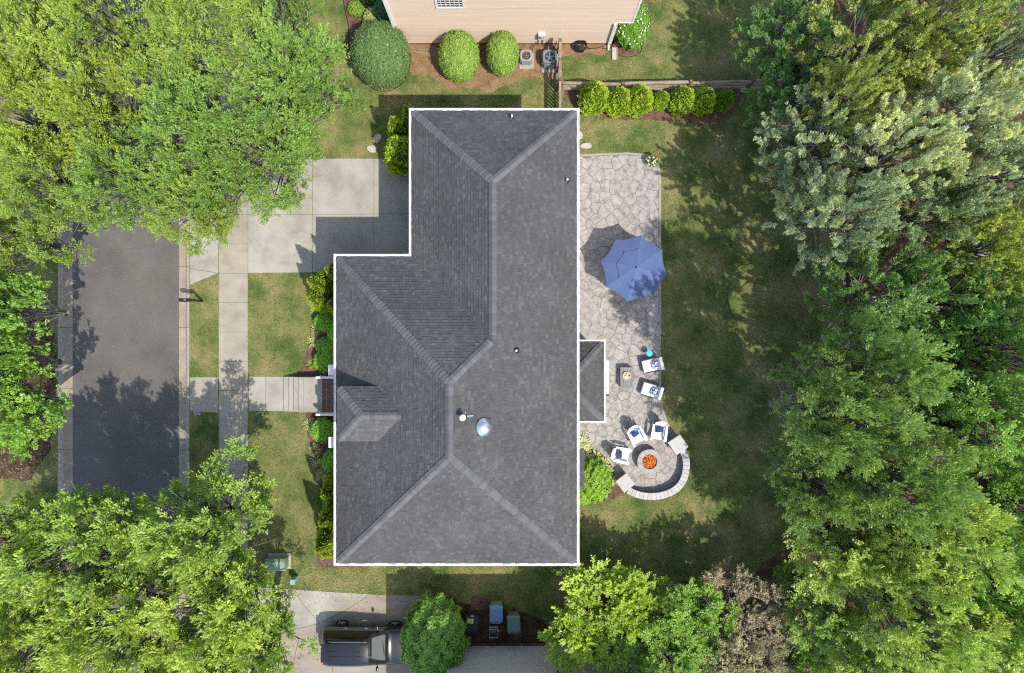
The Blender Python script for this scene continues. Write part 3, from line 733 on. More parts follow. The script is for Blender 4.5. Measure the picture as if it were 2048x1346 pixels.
# ================================================================ UNITS ALONG THE TAN HOUSE
def condenser(px, py, m, w, d, h, label, blade):
    p = at(px, py); t = thing('air_conditioner', label, 'air conditioner', p)
    MB().box((p.x + .04, p.y - .05, .05), (w + .16, d + .26, .1)).build('concrete_pad', mat_conc, t)
    MB().prism([(p.x + x, p.y + y) for x, y in [(-w / 2 + .06, -d / 2), (w / 2 - .06, -d / 2), (w / 2, -d / 2 + .06), (w / 2, d / 2 - .06), (w / 2 - .06, d / 2), (-w / 2 + .06, d / 2), (-w / 2, d / 2 - .06), (-w / 2, -d / 2 + .06)]], .1, h - .215).build('cabinet', m, t)
    mm = MB()
    for k in range(14):
        z = .16 + k * (h - .26) / 14
        mm.box((p.x, p.y - d / 2 - .006, z), (w - .14, .014, .022)).box((p.x - w / 2 - .006, p.y, z), (.014, d - .14, .022)).box((p.x + w / 2 + .006, p.y, z), (.014, d - .14, .022))
    mm.build('louvre', m, t)
    r = min(w, d) * .38; nn = 28; o = []
    ow, od = w / 2, d / 2; vs = []; 
    for k in range(nn):
        a = 2 * math.pi * k / nn; vs.append((p.x + r * math.cos(a), p.y + r * math.sin(a), h))
    for k in range(nn):
        a = 2 * math.pi * k / nn; c, s_ = math.cos(a), math.sin(a); q = (abs(c) ** 5 + abs(s_) ** 5) ** -.2
        vs.append((p.x + ow * c * q, p.y + od * s_ * q, h))
    for k in range(nn):
        x, y, z = vs[nn + k]; vs.append((x, y, h - .07))
    for k in range(nn):
        x, y, z = vs[k]; vs.append((x, y, h - .22))
    fs = []
    for k in range(nn):
        j = (k + 1) % nn; fs += [(k, nn + k, nn + j, j), (nn + k, 2 * nn + k, 2 * nn + j, nn + j), (3 * nn + k, k, j, 3 * nn + j)]
    MB().add(vs, fs).build('top_cover', m, t)
    MB().lathe([(r, 0), (0, .001)], 24, (p.x, p.y, h - .2)).build('fan_well', mat_black, t)
    for k in range(5):
        a = 2 * math.pi * k / 5 + .3
        Mx = Matrix.Rotation(a, 3, 'Z') @ Matrix.Rotation(.5, 3, 'X')
        MB().box(Vector((p.x, p.y, h - .11)) + Matrix.Rotation(a, 3, 'Z') @ Vector((r * .52, 0, 0)), (r * .8, r * .42, .012), M=Mx).build('fan_blade', blade, t)
    MB().lathe([(r * .26, -.03), (r * .26, .02), (r * .2, .03), (0, .031)], 16, (p.x, p.y, h - .09)).build('fan_hub', blade, t)
    gr = MB()
    for q in (.62, .97): gr.tube([(p.x + r * q * math.cos(a), p.y + r * q * math.sin(a), h + .008) for a in np.linspace(0, 2 * math.pi, 25)], .0035, 4, cap=False)
    for k in range(5):
        a = math.pi * k / 5; gr.bar((p.x - r * math.cos(a), p.y - r * math.sin(a), h + .01), (p.x + r * math.cos(a), p.y + r * math.sin(a), h + .01), .005, .005)
    gr.build('fan_grille', mat_acw if blade is mat_rust else mat_acd, t)
    return t
condenser(1052, 121, mat_acw, .58, .56, .62, 'smaller pale grey air conditioner with a rusty fan, beside the round shrub', mat_rust)
t = condenser(1098, 126, mat_acd, .68, .66, .80, 'larger slate grey air conditioner tight beside the wooden fence', mat_acw)
pb = t['base']; MB().box((pb[0], pb[1] - .345, .62), (.2, .012, .05)).build('badge', mat_white, t)
pm = at(1081, 88); me = thing('electric_meter', 'white electric meter box on the tan wall above the dark air conditioner', 'meter', (pm.x, yN - .1, 1.))
MB().box((pm.x, yN - .11, 1.15), (.3, .16, .5)).build('meter_box', mat_white, me); MB().lathe([(.1, 0), (.1, .07), (.06, .1), (0, .1)], 16, (pm.x, yN - .19, 1.25), M=Matrix.Rotation(R(90), 3, 'X')).build('meter_dial', mat_acw, me)
for dx in (-.1, .1): MB().tube([(pm.x + dx, yN - .08, .9), (pm.x + dx, yN - .08, .02)], .022, 6).build('conduit', mat_fence, me)
for k, (xa, xb, zz_) in enumerate(((1072, 1064, .3), (1112, 1106, .35))):
    p = MB().tube([(at(xa, 0).x, yN - .02, zz_), (at(xa, 0).x, yN - .12, zz_), (at(xb, 0).x, yN - .3, .25), (at(xb, 0).x, yN - .55, .2)], .022, 6).build('refrigerant_pipe', mat_black)
    tag(p, ['black pipe from the tan wall to the smaller air conditioner', 'black pipe from the tan wall to the darker air conditioner'][k], 'pipe')
# hose coil and its loose end
hp = at(1160, 97); pts = []
for k in range(170):
    a = k / 17 * 2 * math.pi; r_ = .2 + .1 * ((k * 37 % 170) / 170) + .02 * math.sin(k)
    pts.append((hp.x + r_ * 1.1 * math.cos(a), hp.y + r_ * math.sin(a), .30 + .16 * (k / 170) + .02 * math.sin(k * .7)))
pts += [(hp.x + .45, hp.y - .1, .2), (hp.x + .9, hp.y + .02, .03), (hp.x + 1.2, hp.y + .12, .03), (hp.x + 1.1, hp.y - .02, .03), (hp.x + 1.5, hp.y + .0, .03), (hp.x + 1.75, hp.y + .18, .2)]
tag(MB().tube(pts, .018, 6).build('garden_hose', mat_black), 'black garden hose coiled against the tan house wall', 'hose')
rk = MB().lathe([(.16, 0), (.16, .25), (.14, .25), (.14, .0)], 18, (hp.x, yN - .28, .38), M=Matrix.Rotation(R(90), 3, 'X')).box((hp.x, yN - .06, .38), (.3, .04, .3)).build('hose_hanger', mat_darkfr)
tag(rk, 'dark wall hanger inside the coiled hose', 'hose hanger')
sb = at(1229, 108); m = MB().box((sb.x, sb.y, .03), (.26, .6, .06)).box((sb.x - .115, sb.y, .075), (.03, .6, .04)).box((sb.x + .115, sb.y, .075), (.03, .6, .04)).build('splash_block', mat_rock); tag(m, 'concrete splash block below the tan house downspout', 'splash block')
tag(MB().tube([at(806, 95, .03), at(825, 103, .03), at(850, 106, .05), at(866, 104, .05)], .03, 7).build('drain_pipe', mat_fence), 'tan drain pipe lying on bare soil between two hedges', 'pipe')

# ================================================================ STONES ON THE GRASS
def rock(px, py, w, d, h, label, s, rz=0.):
    rg = random.Random(s); p = at(px, py); n = 8
    poly = [(p.x + (w / 2 * math.cos(a) * math.cos(rz) - d / 2 * math.sin(a) * math.sin(rz)) * k, p.y + (w / 2 * math.cos(a) * math.sin(rz) + d / 2 * math.sin(a) * math.cos(rz)) * k) for a, k in ((2 * math.pi * i / n, rg.uniform(.85, 1.15)) for i in range(n))]
    tag(MB().prism(poly, -.03, h, ch=.02).build('stepping_stone', mat_rock), label, 'stone')
rock(744, 298, .56, .36, .08, 'pale flat stone lying on grass just above the driveway', 1, -.3)
rock(754, 277, .50, .40, .07, 'flat stone half in the shade of the tall arborvitaes', 2, .7)
rock(1172, 292, .62, .34, .07, 'pale flat stone at the upper left corner of the patio', 3, .1)
rock(1160, 270, .3, .4, .06, 'small stone against the house north of the patio', 4)

# ================================================================ FIRE PIT AND SEAT WALL
fc = at(1297, 921); fz = .5
pit = thing('fire_pit', 'round stone fire pit with glowing orange fire glass', 'fire pit', fc)
kf = (H - fz) / H
fcx = Vector(((1299.4 - 1024) * (H - fz) / FPX, -(923.5 - 673) * (H - fz) / FPX, 0))
def ring_block(name, m, par, c, r0, r1, z0, z1, a0, a1, ch=.012):
    k = 5; o = [(c.x + r1 * math.cos(a0 + (a1 - a0) * i / k), c.y + r1 * math.sin(a0 + (a1 - a0) * i / k)) for i in range(k + 1)]
    i_ = [(c.x + r0 * math.cos(a1 - (a1 - a0) * i / k), c.y + r0 * math.sin(a1 - (a1 - a0) * i / k)) for i in range(k + 1)]
    return MB().prism(o + i_, z0, z1, ch=ch).build(name, m, par)
n = 12
for lv in range(3):
    for k in range(n):
        a = 2 * math.pi * (k + .5 * lv) / n
        ring_block('ring_block', mat_block, pit, fcx, .40, .585, .02 + lv * .14, .158 + lv * .14, a + .012, a + 2 * math.pi / n - .012)
for k in range(10):
    a = 2 * math.pi * k / 10 + .2; ring_block('cap_stone', mat_pit, pit, fcx, .365, .615, .44, fz + random.uniform(0, .004), a + .004, a + 2 * math.pi / 10 - .004, ch=.008)
MB().lathe([(.40, .36), (0, .37)], 32, fcx).build('burner_pan', mat_ash, pit)
rg = random.Random(4); gl = MB()
for k in range(900):
    a = rg.uniform(0, 2 * math.pi); rr = .365 * math.sqrt(rg.random()); s = rg.uniform(.012, .026); z = .38 + .07 * (1 - rr / .4) + rg.uniform(-.01, .02)
    c = Vector((fcx.x + rr * math.cos(a), fcx.y + rr * math.sin(a), z)); Mx = Matrix.Rotation(rg.uniform(0, 6), 3, Vector((rg.uniform(-1, 1), rg.uniform(-1, 1), rg.uniform(-1, 1))).normalized())
    vs = [c + Mx @ Vector(v) * s for v in ((1, 0, 0), (-1, 0, 0), (0, 1, 0), (0, -1, 0), (0, 0, 1), (0, 0, -1))]
    gl.add(vs, [(0, 2, 4), (2, 1, 4), (1, 3, 4), (3, 0, 4), (2, 0, 5), (1, 2, 5), (3, 1, 5), (0, 3, 5)], 0, rg.choice((.12, .3, .55, .9, 1.1)))
tag(gl.build('fire_glass', mat_fire, pit, tint=True), kind='stuff')

sw = thing('seat_wall', 'curved grey stone seat wall with two square pillars around the fire pit', 'wall', at(1310, 960))
swz = .52
outer = [(1253, 986.5), (1271, 995), (1297, 1000), (1324, 998), (1347, 990), (1365, 976), (1376, 956), (1380, 933), (1378.5, 915), (1372, 897)]
op = smooth_pts([tuple(at(x, y, swz)[:2]) for x, y in outer], 8)
L_ = [0.]
for i in range(1, len(op)): L_.append(L_[-1] + (op[i] - op[i - 1]).length)
def along(s):
    for i in range(1, len(op)):
        if L_[i] >= s or i == len(op) - 1:
            t = (s - L_[i - 1]) / max(1e-6, L_[i] - L_[i - 1]); p = op[i - 1].lerp(op[i], t); d = (op[i] - op[i - 1]).normalized(); return p, Vector((-d.y, d.x))
tot = L_[-1]; nseg = 23
for lv in range(4):
    ns = 15
    for k in range(ns):
        off = .5 * (lv % 2); s0, s1 = max(0, (k - off) / ns * tot), min(tot, (k + 1 - off) / ns * tot)
        (pa, na), (pb_, nb_) = along(s0 + .006), along(s1 - .006)
        MB().prism([pa + na * .03, pb_ + nb_ * .03, pb_ + nb_ * .30, pa + na * .30], .0 + lv * .115, .11 + lv * .115).build('wall_block', mat_block, sw)
for k in range(nseg):
    (pa, na), (pb_, nb_) = along(k / nseg * tot + .004), along((k + 1) / nseg * tot - .004)
    MB().prism([pa, pb_, pb_ + nb_ * .34, pa + na * .34], .462, swz + random.uniform(-.002, .003), ch=.008).build('cap_stone', mat_capstone, sw)
for q in (((1231, 963), (1253, 946), (1271, 968), (1249, 986)), ((1335.5, 885.5), (1360, 869), (1377.5, 894), (1353, 910.5))):
    poly = gp(q, .76); core = inset(poly, .05)
    if area(core) > area(poly): core = inset(poly, -.05)
    for lv in range(5):
        MB().prism(core if lv % 2 else inset(core, .004), .0 + lv * .138, .134 + lv * .138, ch=.01).build('pillar_block', mat_block, sw)
    MB().prism(poly, .69, .76, ch=.012).build('pillar_cap', mat_capstone, sw)

# ================================================================ ADIRONDACK CHAIRS (built facing -y)
def adirondack(label):
    t = thing('adirondack_chair', label, 'chair', local=True, group='white adirondack chairs round the fire pit')
    W = .52
    for k in range(6):                            # seat slats, sloping back
        y = -.34 + k * .095; z = .37 - k * .024
        MB().box((0, y, z), (W, .088, .022), M=Matrix.Rotation(-.25, 3, 'X')).build('seat_slat', mat_chairw, t)
    for k in range(7):                            # fan back, reclined
        x = (k - 3) * .083; hh = .80 - .022 * (k - 3) ** 2
        d = Vector((x * .16, .46, .88)).normalized()
        b0_ = Vector((x * .88, .20, .22))
        m_ = MB(); side = Vector((1, 0, 0)); nrm = d.cross(side).normalized()
        w0, w1 = .032, .041; p0_, p1_ = b0_, b0_ + d * hh
        vs = [p0_ - side * w0, p0_ + side * w0, p1_ + side * w1 - d * .03, p1_ + side * w1 * .5, p1_ - side * w1 * .5, p1_ - side * w1 - d * .03]
        n_ = len(vs); vs = vs + [v + nrm * .02 for v in vs]
        m_.add(vs, [list(range(n_))[::-1], list(range(n_, 2 * n_))] + [(i, (i + 1) % n_, (i + 1) % n_ + n_, i + n_) for i in range(n_)])
        m_.build('back_slat', mat_chairw, t)
    MB().bar((-.27, .345, .50), (.27, .345, .50), .03, .06).build('back_rail', mat_chairw, t)
    for sx in (-1, 1):
        x = sx * .33
        MB().prism([(x - .065, -.44), (x + .065, -.44), (x + .07, -.38), (x + .06, .1), (x + .035, .36), (x - .035, .36), (x - .055, .1), (x - .07, -.38)], .545, .57, ch=.006).build('armrest', mat_chairw, t)
        MB().box((x, -.33, .27), (.03, .11, .545)).build('front_leg', mat_chairw, t)
        MB().bar((x * .86, -.42, .30), (x * .86, .42, .06), .03, .12).build('side_rail', mat_chairw, t)
        MB().box((x, .27, .36), (.03, .06, .38)).build('arm_post', mat_chairw, t)
    return t
def pillow(loc, rz, tilt, label, m=mat_pillow, s=.40, name='pillow', pat=None):
    n = 9; vs = []; fs = []
    for sgn in (1, -1):
        for i in range(n):
            for j in range(n):
                u, v = -1 + 2 * i / (n - 1), -1 + 2 * j / (n - 1)
                h = .09 * ((1 - u ** 4) * (1 - v ** 4)) ** .5; pin = 1 - .07 * (1 - abs(u)) * abs(v) - 0
                vs.append((u * s / 2 * (1 - .06 * (1 - v * v)), v * s / 2 * (1 - .06 * (1 - u * u)), sgn * h))
    for q in range(2):
        for i in range(n - 1):
            for j in range(n - 1):
                a = q * n * n + i * n + j; f = (a, a + n, a + n + 1, a + 1); fs.append(f if q == 0 else f[::-1])
    o = MB().add(vs, fs).build(name, m, smooth=True)
    o.matrix_world = Matrix.Translation(loc) @ Matrix.Rotation(rz, 4, 'Z') @ Matrix.Rotation(tilt, 4, 'X')
    return tag(o, label, 'pillow')
ch = [((1272, 870), R(28), 'white adirondack chair above the fire pit holding navy and light blue pillows'),
      ((1317, 863), R(-8), 'white adirondack chair nearest the upper right stone pillar'),
      ((1242, 909), R(78), 'white adirondack chair left of the fire pit facing right')]
proto = None
for (px, py), rz, lab in ch:
    p = at(px, py, .35); p.z = .04
    if proto is None:
        proto = adirondack(lab); proto.location = p; proto.rotation_euler = (0, 0, rz); r_ = proto
    else: r_, _ = dup(proto, p, rz, label=lab)
    r_['label'] = lab
    Q = Matrix.Rotation(rz, 3, 'Z')
    pillow(p + Q @ Vector((0, .12, .49)), rz + .2, R(52), 'navy pillow on the adirondack chair ' + ('above the fire pit' if px == 1272 else 'nearest the right stone pillar' if px == 1317 else 'left of the fire pit'))
    if px == 1272: pillow(p + Q @ Vector((.13, .2, .50)), rz - .5, R(60), 'light blue pillow tucked behind a navy pillow on an adirondack chair', mat_pillow2, .34)

# ================================================================ LOUNGE SET
def lounge(label):                                # facing -x
    t = thing('lounge_chair', label, 'lounge chair', local=True, group='white cushioned lounge chairs on the patio')
    MB().box((0, 0, .22), (.86, .62, .05)).build('seat_frame', mat_darkfr, t)
    for sx in (-1, 1):
        for sy in (-1, 1): MB().box((sx * .39, sy * .28, .10), (.045, .045, .2)).build('leg', mat_darkfr, t)
    for sy in (-1, 1): MB().box((.02, sy * .325, .34), (.88, .025, .26)).build('side_panel', mat_darkfr, t)
    def cushion(name, c, d, M=None):
        x, y, z = d[0] / 2, d[1] / 2, d[2]
        o = MB().prism([(-x, -y), (x, -y), (x, y), (-x, y)], -z / 2, z / 2, ch=.03).build(name, mat_cush, t, org=(0, 0, 0), smooth=False)
        o.location = c
        if M: o.rotation_euler = M
        bv = o.modifiers.new('soft', 'BEVEL'); bv.width = .02; bv.segments = 2
    cushion('seat_cushion', (-.10, 0, .34), (.74, .62, .17)); cushion('back_cushion', (.34, 0, .56), (.46, .62, .15), (0, R(-68), 0))
    MB().box((.43, 0, .5), (.03, .6, .46), M=Matrix.Rotation(R(14), 3, 'Y')).build('back_frame', mat_darkfr, t)
    return t
lc = [((1304, 730), R(13), 'white lounge chair with patterned pillow beside the round teal table'), ((1302.5, 781), R(-17), 'white lounge chair with patterned pillow farther from the teal table')]
lp = None
for (px, py), rz, lab in lc:
    p = at(px, py, .4); p.z = .043
    if lp is None: lp = lounge(lab); lp.location = p; lp.rotation_euler = (0, 0, rz)
    else: dup(lp, p, rz, label=lab)
    pillow(p + Matrix.Rotation(rz, 3, 'Z') @ Vector((.10, 0, .55)), rz - R(90), R(42), 'blue and white patterned pillow on the lounge chair ' + ('nearer the teal table' if py == 730 else 'farther from the teal table'), mat_pat, .40)
p = at(1299, 706.5, .5); tt = thing('side_table', 'small round teal side table above the lounge chairs', 'table', (p.x, p.y, .04))
MB().lathe([(.0, .455), (.15, .455), (.162, .465), (.162, .485), (.15, .495), (0, .495)], 28, (p.x, p.y, 0)).build('table_top', mat_teal, tt)
MB().lathe([(.13, .04), (.13, .06), (.05, .09), (.035, .25), (.06, .455)], 20, (p.x, p.y, 0)).build('pedestal', mat_teal, tt)
p = at(1253.5, 755, .45); ct = thing('coffee_table', 'grey slatted wooden coffee table on the patio', 'table', (p.x, p.y, .04))
tw, tl = .60, 1.0; zt = .45
for k in range(5): MB().box((p.x - tw / 2 + .09 + k * (tw - .18) / 4, p.y, zt - .012), ((tw - .18) / 4 - .014, tl - .2, .025)).build('top_slat', mat_greywood, ct)
for sx in (-1, 1): MB().box((p.x + sx * (tw / 2 - .02), p.y, zt - .014), (.07, tl, .04)).build('frame_board', mat_greywood, ct)
for sy in (-1, 1): MB().box((p.x, p.y + sy * (tl / 2 - .05), zt - .014), (tw - .12, .1, .04)).build('frame_board', mat_greywood, ct)
for sx in (-1, 1):
    for sy in (-1, 1): MB().box((p.x + sx * (tw / 2 - .04), p.y + sy * (tl / 2 - .05), .235), (.06, .06, .40)).build('leg', mat_greywood, ct)
MB().box((p.x, p.y, .16), (tw - .1, tl - .14, .02)).build('lower_shelf', mat_greywood, ct)
bp = at(1254, 752.5, .5); tr = thing('round_tray', 'round tan woven tray on the coffee table', 'tray', (bp.x, bp.y, zt + .002))
MB().lathe([(0, .0), (.20, .0), (.225, .03), (.23, .065), (.215, .065), (.19, .022), (0, .02)], 30, (bp.x, bp.y, zt + .002)).build('tray', mat_basket, tr)
cn = MB().lathe([(.04, 0), (.04, .09), (.03, .095), (0, .095)], 14, (bp.x + .02, bp.y + .10, zt + .026)).build('candle', mat_white); tag(cn, 'white candle standing on the round tray', 'candle')
cn = MB().lathe([(.03, 0), (.04, .04), (.025, .08), (.02, .11), (0, .11)], 14, (bp.x + .11, bp.y + .04, zt + .026)).build('jar', mat_darkfr); tag(cn, 'little dark jar standing on the round tray', 'jar')
cn = MB().lathe([(.0, 0), (.06, .0), (.075, .05), (.065, .05), (.05, .012), (0, .01)], 16, (bp.x - .06, bp.y - .05, zt + .026)).build('bowl', mat_cush); tag(cn, 'small pale bowl standing on the round tray', 'bowl')

# ================================================================ UMBRELLA
uc = at(1269.5, 535.5, 2.1); ub = thing('patio_umbrella', 'blue octagonal patio umbrella with a vented top', 'umbrella', (uc.x, uc.y, .04))
Ru, ze_u, zc_u = 1.60, 1.93, 2.42; a0u = math.atan2(-(527 - 536.9), 1202 - 1268.9) + R(-3)
def canopy(r0, z0, r1, z1, sag, drop):
    m_ = MB()
    for k in range(8):
        a, b = a0u + k * math.pi / 4, a0u + (k + 1) * math.pi / 4
        nu, nv = 6, 6; vs = []; fs = []
        for i in range(nu + 1):
            t = i / nu; r_ = r0 + (r1 - r0) * t; z = z0 + (z1 - z0) * (t ** 1.15)
            for j in range(nv + 1):
                s = j / nv; pa, pb2 = Vector((math.cos(a), math.sin(a))) * r_, Vector((math.cos(b), math.sin(b))) * r_
                q = pa.lerp(pb2, s); w = 4 * s * (1 - s); q *= 1 - sag * w * t
                vs.append((uc.x + q.x, uc.y + q.y, z - drop * w * t * (1 - .3 * t)))
        for i in range(nu):
            for j in range(nv): c = i * (nv + 1) + j; fs.append((c, c + nv + 1, c + nv + 2, c + 1))
        m_.add(vs, fs)
    return m_
for nm, args in (('lower_canopy', (.80, 2.205, Ru, ze_u, .055, .03)), ('upper_canopy', (.03, zc_u, .90, 2.225, .03, .02))):
    o = canopy(*args).build(nm, mat_navy, ub); sf = o.modifiers.new('cloth', 'SOLIDIFY'); sf.thickness = .006
for k in range(8):
    a = a0u + k * math.pi / 4; c, s = math.cos(a), math.sin(a)
    MB().bar((uc.x + .05 * c, uc.y + .05 * s, zc_u - .04), (uc.x + Ru * .99 * c, uc.y + Ru * .99 * s, ze_u - .022), .02, .018).build('rib', mat_darkfr, ub)
MB().tube([(uc.x, uc.y, .08), (uc.x, uc.y, zc_u)], .022, 10).build('pole', mat_darkfr, ub)
MB().lathe([(.28, .04), (.28, .08), (.05, .12), (.04, .4), (.025, .4)], 24, (uc.x, uc.y, 0)).build('base', mat_darkfr, ub)
MB().lathe([(.035, 0), (.04, .03), (.022, .06), (0, .075)], 14, (uc.x, uc.y, zc_u)).build('finial', mat_black, ub)
dt = thing('dining_table', 'round dark patio table hidden beneath the blue umbrella', 'table', (uc.x + .0, uc.y, .04))
MB().lathe([(.03, .70), (.55, .70), (.56, .715), (.55, .73), (.03, .73)], 32, (uc.x, uc.y, .02)).build('table_top', mat_darkfr, dt)
for k in range(4):
    a = k * math.pi / 2 + .5; MB().bar((uc.x + .42 * math.cos(a), uc.y + .42 * math.sin(a), .72), (uc.x + .5 * math.cos(a), uc.y + .5 * math.sin(a), .04), .04, .04).build('leg', mat_darkfr, dt)

# ================================================================ MAILBOX, UTILITY BOXES
p = at(405, 602.5); mbx = thing('mailbox', 'black mailbox on a post at the kerb', 'mailbox', p)
MB().box((p.x, p.y, .6), (.09, .09, 1.24)).build('post', mat_black, mbx); MB().bar((p.x + .06, p.y, 1.0), (p.x - .55, p.y, 1.0), .07, .07).build('arm', mat_black, mbx)
prof = [(-.085, 0), (.085, 0), (.085, .11)] + [(.085 * math.cos(a), .11 + .085 * math.sin(a)) for a in np.linspace(0, math.pi, 9)[1:-1]] + [(-.085, .11)]
n = len(prof); X0, X1 = p.x - .58, p.x - .06
MB().add([(X0, p.y + y, 1.04 + z) for y, z in prof] + [(X1, p.y + y, 1.04 + z) for y, z in prof], [list(range(n)), list(range(n, 2 * n))[::-1]] + [(i, i + n, (i + 1) % n + n, (i + 1) % n) for i in range(n)]).build('box', mat_black, mbx, smooth=False)
MB().box((X0 - .012, p.y, 1.14), (.02, .16, .18)).build('door', mat_black, mbx)
MB().box((X0 + .25, p.y - .094, 1.16), (.04, .012, .16)).build('flag', mat_red, mbx); MB().box((p.x - .3, p.y, 1.237), (.09, .05, .006)).build('number_plate', mat_acw, mbx)
p = at(560, 1121); tf = thing('transformer_box', 'pale green transformer box on the lawn at the tree edge', 'utility box', p)
MB().box((p.x, p.y, .04), (1.1, .75, .08)).build('concrete_pad', mat_rock, tf)
MB().box((p.x, p.y, .37), (.94, .54, .6)).build('cabinet', mat_util, tf)
MB().add([(p.x + sx * .49, p.y + sy * .29, .67) for sx, sy in ((-1, -1), (1, -1), (1, 1), (-1, 1))] + [(p.x + sx * .47, p.y + sy * .2 - .03, .75) for sx, sy in ((-1, -1), (1, -1), (1, 1), (-1, 1))], [(3, 2, 1, 0), (4, 5, 6, 7), (0, 1, 5, 4), (1, 2, 6, 5), (2, 3, 7, 6), (3, 0, 4, 7)]).build('lid', mat_util, tf)
p = at(593, 1155); pdl = thing('utility_pedestal', 'small pale teal utility pedestal near the driveway corner', 'utility box', p)
MB().box((p.x, p.y, .3), (.21, .24, .6)).build('cabinet', mat_utilb, pdl); MB().box((p.x, p.y, .63), (.25, .28, .07), taper=.85).build('lid', mat_utilb, pdl)
for (px, py, lab) in ((395, 825, 'square concrete meter lid in the verge grass'), (95, 615, 'square meter lid in the leaf litter across the street')):
    p = at(px, py); o = thing('meter_lid', lab, 'lid', p); MB().box((p.x, p.y, .012), (.32, .24, .05)).build('collar', mat_rock, o); MB().box((p.x, p.y, .042), (.26, .18, .014)).build('cover', mat_greybin, o)

# ================================================================ BINS, CART, BRICK PIER
def bin_(px, py, rz, label, body, lid, extra=None):
    p = at(px, py, 1.0); p.z = .012; t = thing('wheelie_bin', label, 'bin', p, rz, 'wheeled bins beside the grey house', local=True)
    def ring(w, d, z, y=0): return [(-w / 2, -d / 2 + y, z), (w / 2, -d / 2 + y, z), (w / 2, d / 2 + y, z), (-w / 2, d / 2 + y, z)]
    def loft(rs, name, m, cap=True):
        vs = sum(rs, []); fs = []
        for k in range(len(rs) - 1): fs += [(k * 4 + i, k * 4 + (i + 1) % 4, k * 4 + 4 + (i + 1) % 4, k * 4 + 4 + i) for i in range(4)]
        fs += [(3, 2, 1, 0), tuple(range(len(vs) - 4, len(vs)))]
        o = MB().add(vs, fs).build(name, m, t); bv = o.modifiers.new('edge', 'BEVEL'); bv.width = .02; bv.segments = 2; return o
    loft([ring(.48, .54, .06), ring(.60, .74, .95), ring(.63, .77, .955), ring(.63, .77, 1.0)], 'body', body)
    loft([ring(.65, .82, 1.005), ring(.65, .82, 1.03), ring(.58, .72, 1.07, -.01), ring(.44, .55, 1.09, -.01)], 'lid', lid)
    if lid is mat_bluelid:
        for k in range(4): MB().box((-.18 + k * .12, -.01, 1.093), (.018, .5, .014)).build('lid_rib', lid, t)
        MB().box((0, .30, 1.075), (.44, .1, .02)).build('lid_panel', mat_greybin, t)
    MB().tube([(-.26, -.43, .98), (-.2, -.46, .98), (.2, -.46, .98), (.26, -.43, .98)], .018, 8).build('handle', body, t)
    MB().box((0, .425, 1.02), (.16, .05, .03)).build('lid_grip', mat_greybin if lid is not mat_darkbin else mat_rock, t)
    for sx in (-1, 1): MB().lathe([(.12, -.03), (.12, .03), (.05, .035), (.05, -.035)], 16, (sx * .27, -.3, .12), M=Matrix.Rotation(R(90), 3, 'Y')).build('wheel', mat_tyre, t)
    if extra: extra(t)
    return t
def sticker(t):
    o = MB().box((-.07, .2, 1.095), (.30, .22, .006)).build('notice_sticker', mat_yellow, t); m_ = MB()
    for k, w in enumerate((.2, .14, .24, .22)): m_.box((-.07, .265 - k * .042, 1.1), (w, .016, .003))
    m_.build('sticker_lettering', mat_darkbin, o)
bin_(943, 1249, R(-6), 'dark green bin with a yellow sticker on its lid, against the round bush', mat_darkbin, mat_darkbin, sticker)
bin_(992.5, 1227.5, 0, 'bin with a blue lid standing between the dark and the green bin', mat_greybin, mat_bluelid)
bin_(1027.5, 1248, R(2), 'grey green bin nearest the yellow green tree', mat_greenbin, mat_greenbin)
p = at(987, 1262, .5); p.z = .01; hc = thing('hose_reel_cart', 'metal hose reel cart standing against the grey wall', 'hose cart', p)
for sx in (-1, 1): MB().tube([(p.x + sx * .21, p.y - .32, .02), (p.x + sx * .2, p.y - .3, .55), (p.x + sx * .2, p.y + .3, .75), (p.x + sx * .21, p.y + .38, .02)], .014, 6).build('side_frame', mat_chrome, hc)
for y, z in ((-.3, .56), (.3, .74), (.18, .72)): MB().bar((p.x - .22, p.y + y, z), (p.x + .22, p.y + y, z), .05, .02).build('crossbar', mat_chrome, hc)
MB().lathe([(.07, -.14), (.07, .14)], 18, (p.x, p.y, .42), M=Matrix.Rotation(R(90), 3, 'Y')).build('drum', mat_black, hc)
for sx in (-1, 1): MB().lathe([(.05, 0), (.22, 0), (.22, .015), (.05, .015)], 22, (p.x + sx * .15, p.y, .42), M=Matrix.Rotation(R(90), 3, 'Y')).build('drum_flange', mat_darkfr, hc)
hz_ = []
for k in range(120):
    a = k / 12 * 2 * math.pi; hz_.append((p.x - .13 + .26 * ((k / 60) % 1 if k < 60 else 1 - (k / 60) % 1), p.y + .14 * math.cos(a), .42 + .14 * math.sin(a)))
MB().tube(hz_, .014, 5).build('hose', mat_greenbin, hc)
MB().bar((p.x + .2, p.y - .02, .42), (p.x + .34, p.y - .02, .42), .02, .02).build('crank', mat_white, hc)
p = at(934, 1278, .3); bpier = thing('brick_pier', 'low brick pier beside the grey wall behind the dark bin', 'brick pier', (p.x, p.y, 0))
pb0 = None
for r_ in range(6):
    for k in range(6):
        i, j = k % 2, k // 2
        if pb0 is None: pb0 = MB().box((0, 0, 0), (.19, .09, .062)).build('brick', mat_brick, bpier, org=(0, 0, 0)); o = pb0
        else: o = pb0.copy(); C.objects.link(o); o.parent = bpier
        o.location = (-.1 + i * .2 + (.0 if r_ % 2 else .01), -.1 + j * .1, .045 + r_ * .07)
MB().box((p.x, p.y, .2), (.36, .27, .4)).build('mortar_core', mat_mortar, bpier)
bpt = thing('brick_pad', 'small patch of old bricks laid in the soil above the dark bin', 'bricks', at(955, 1207))
b0b = None
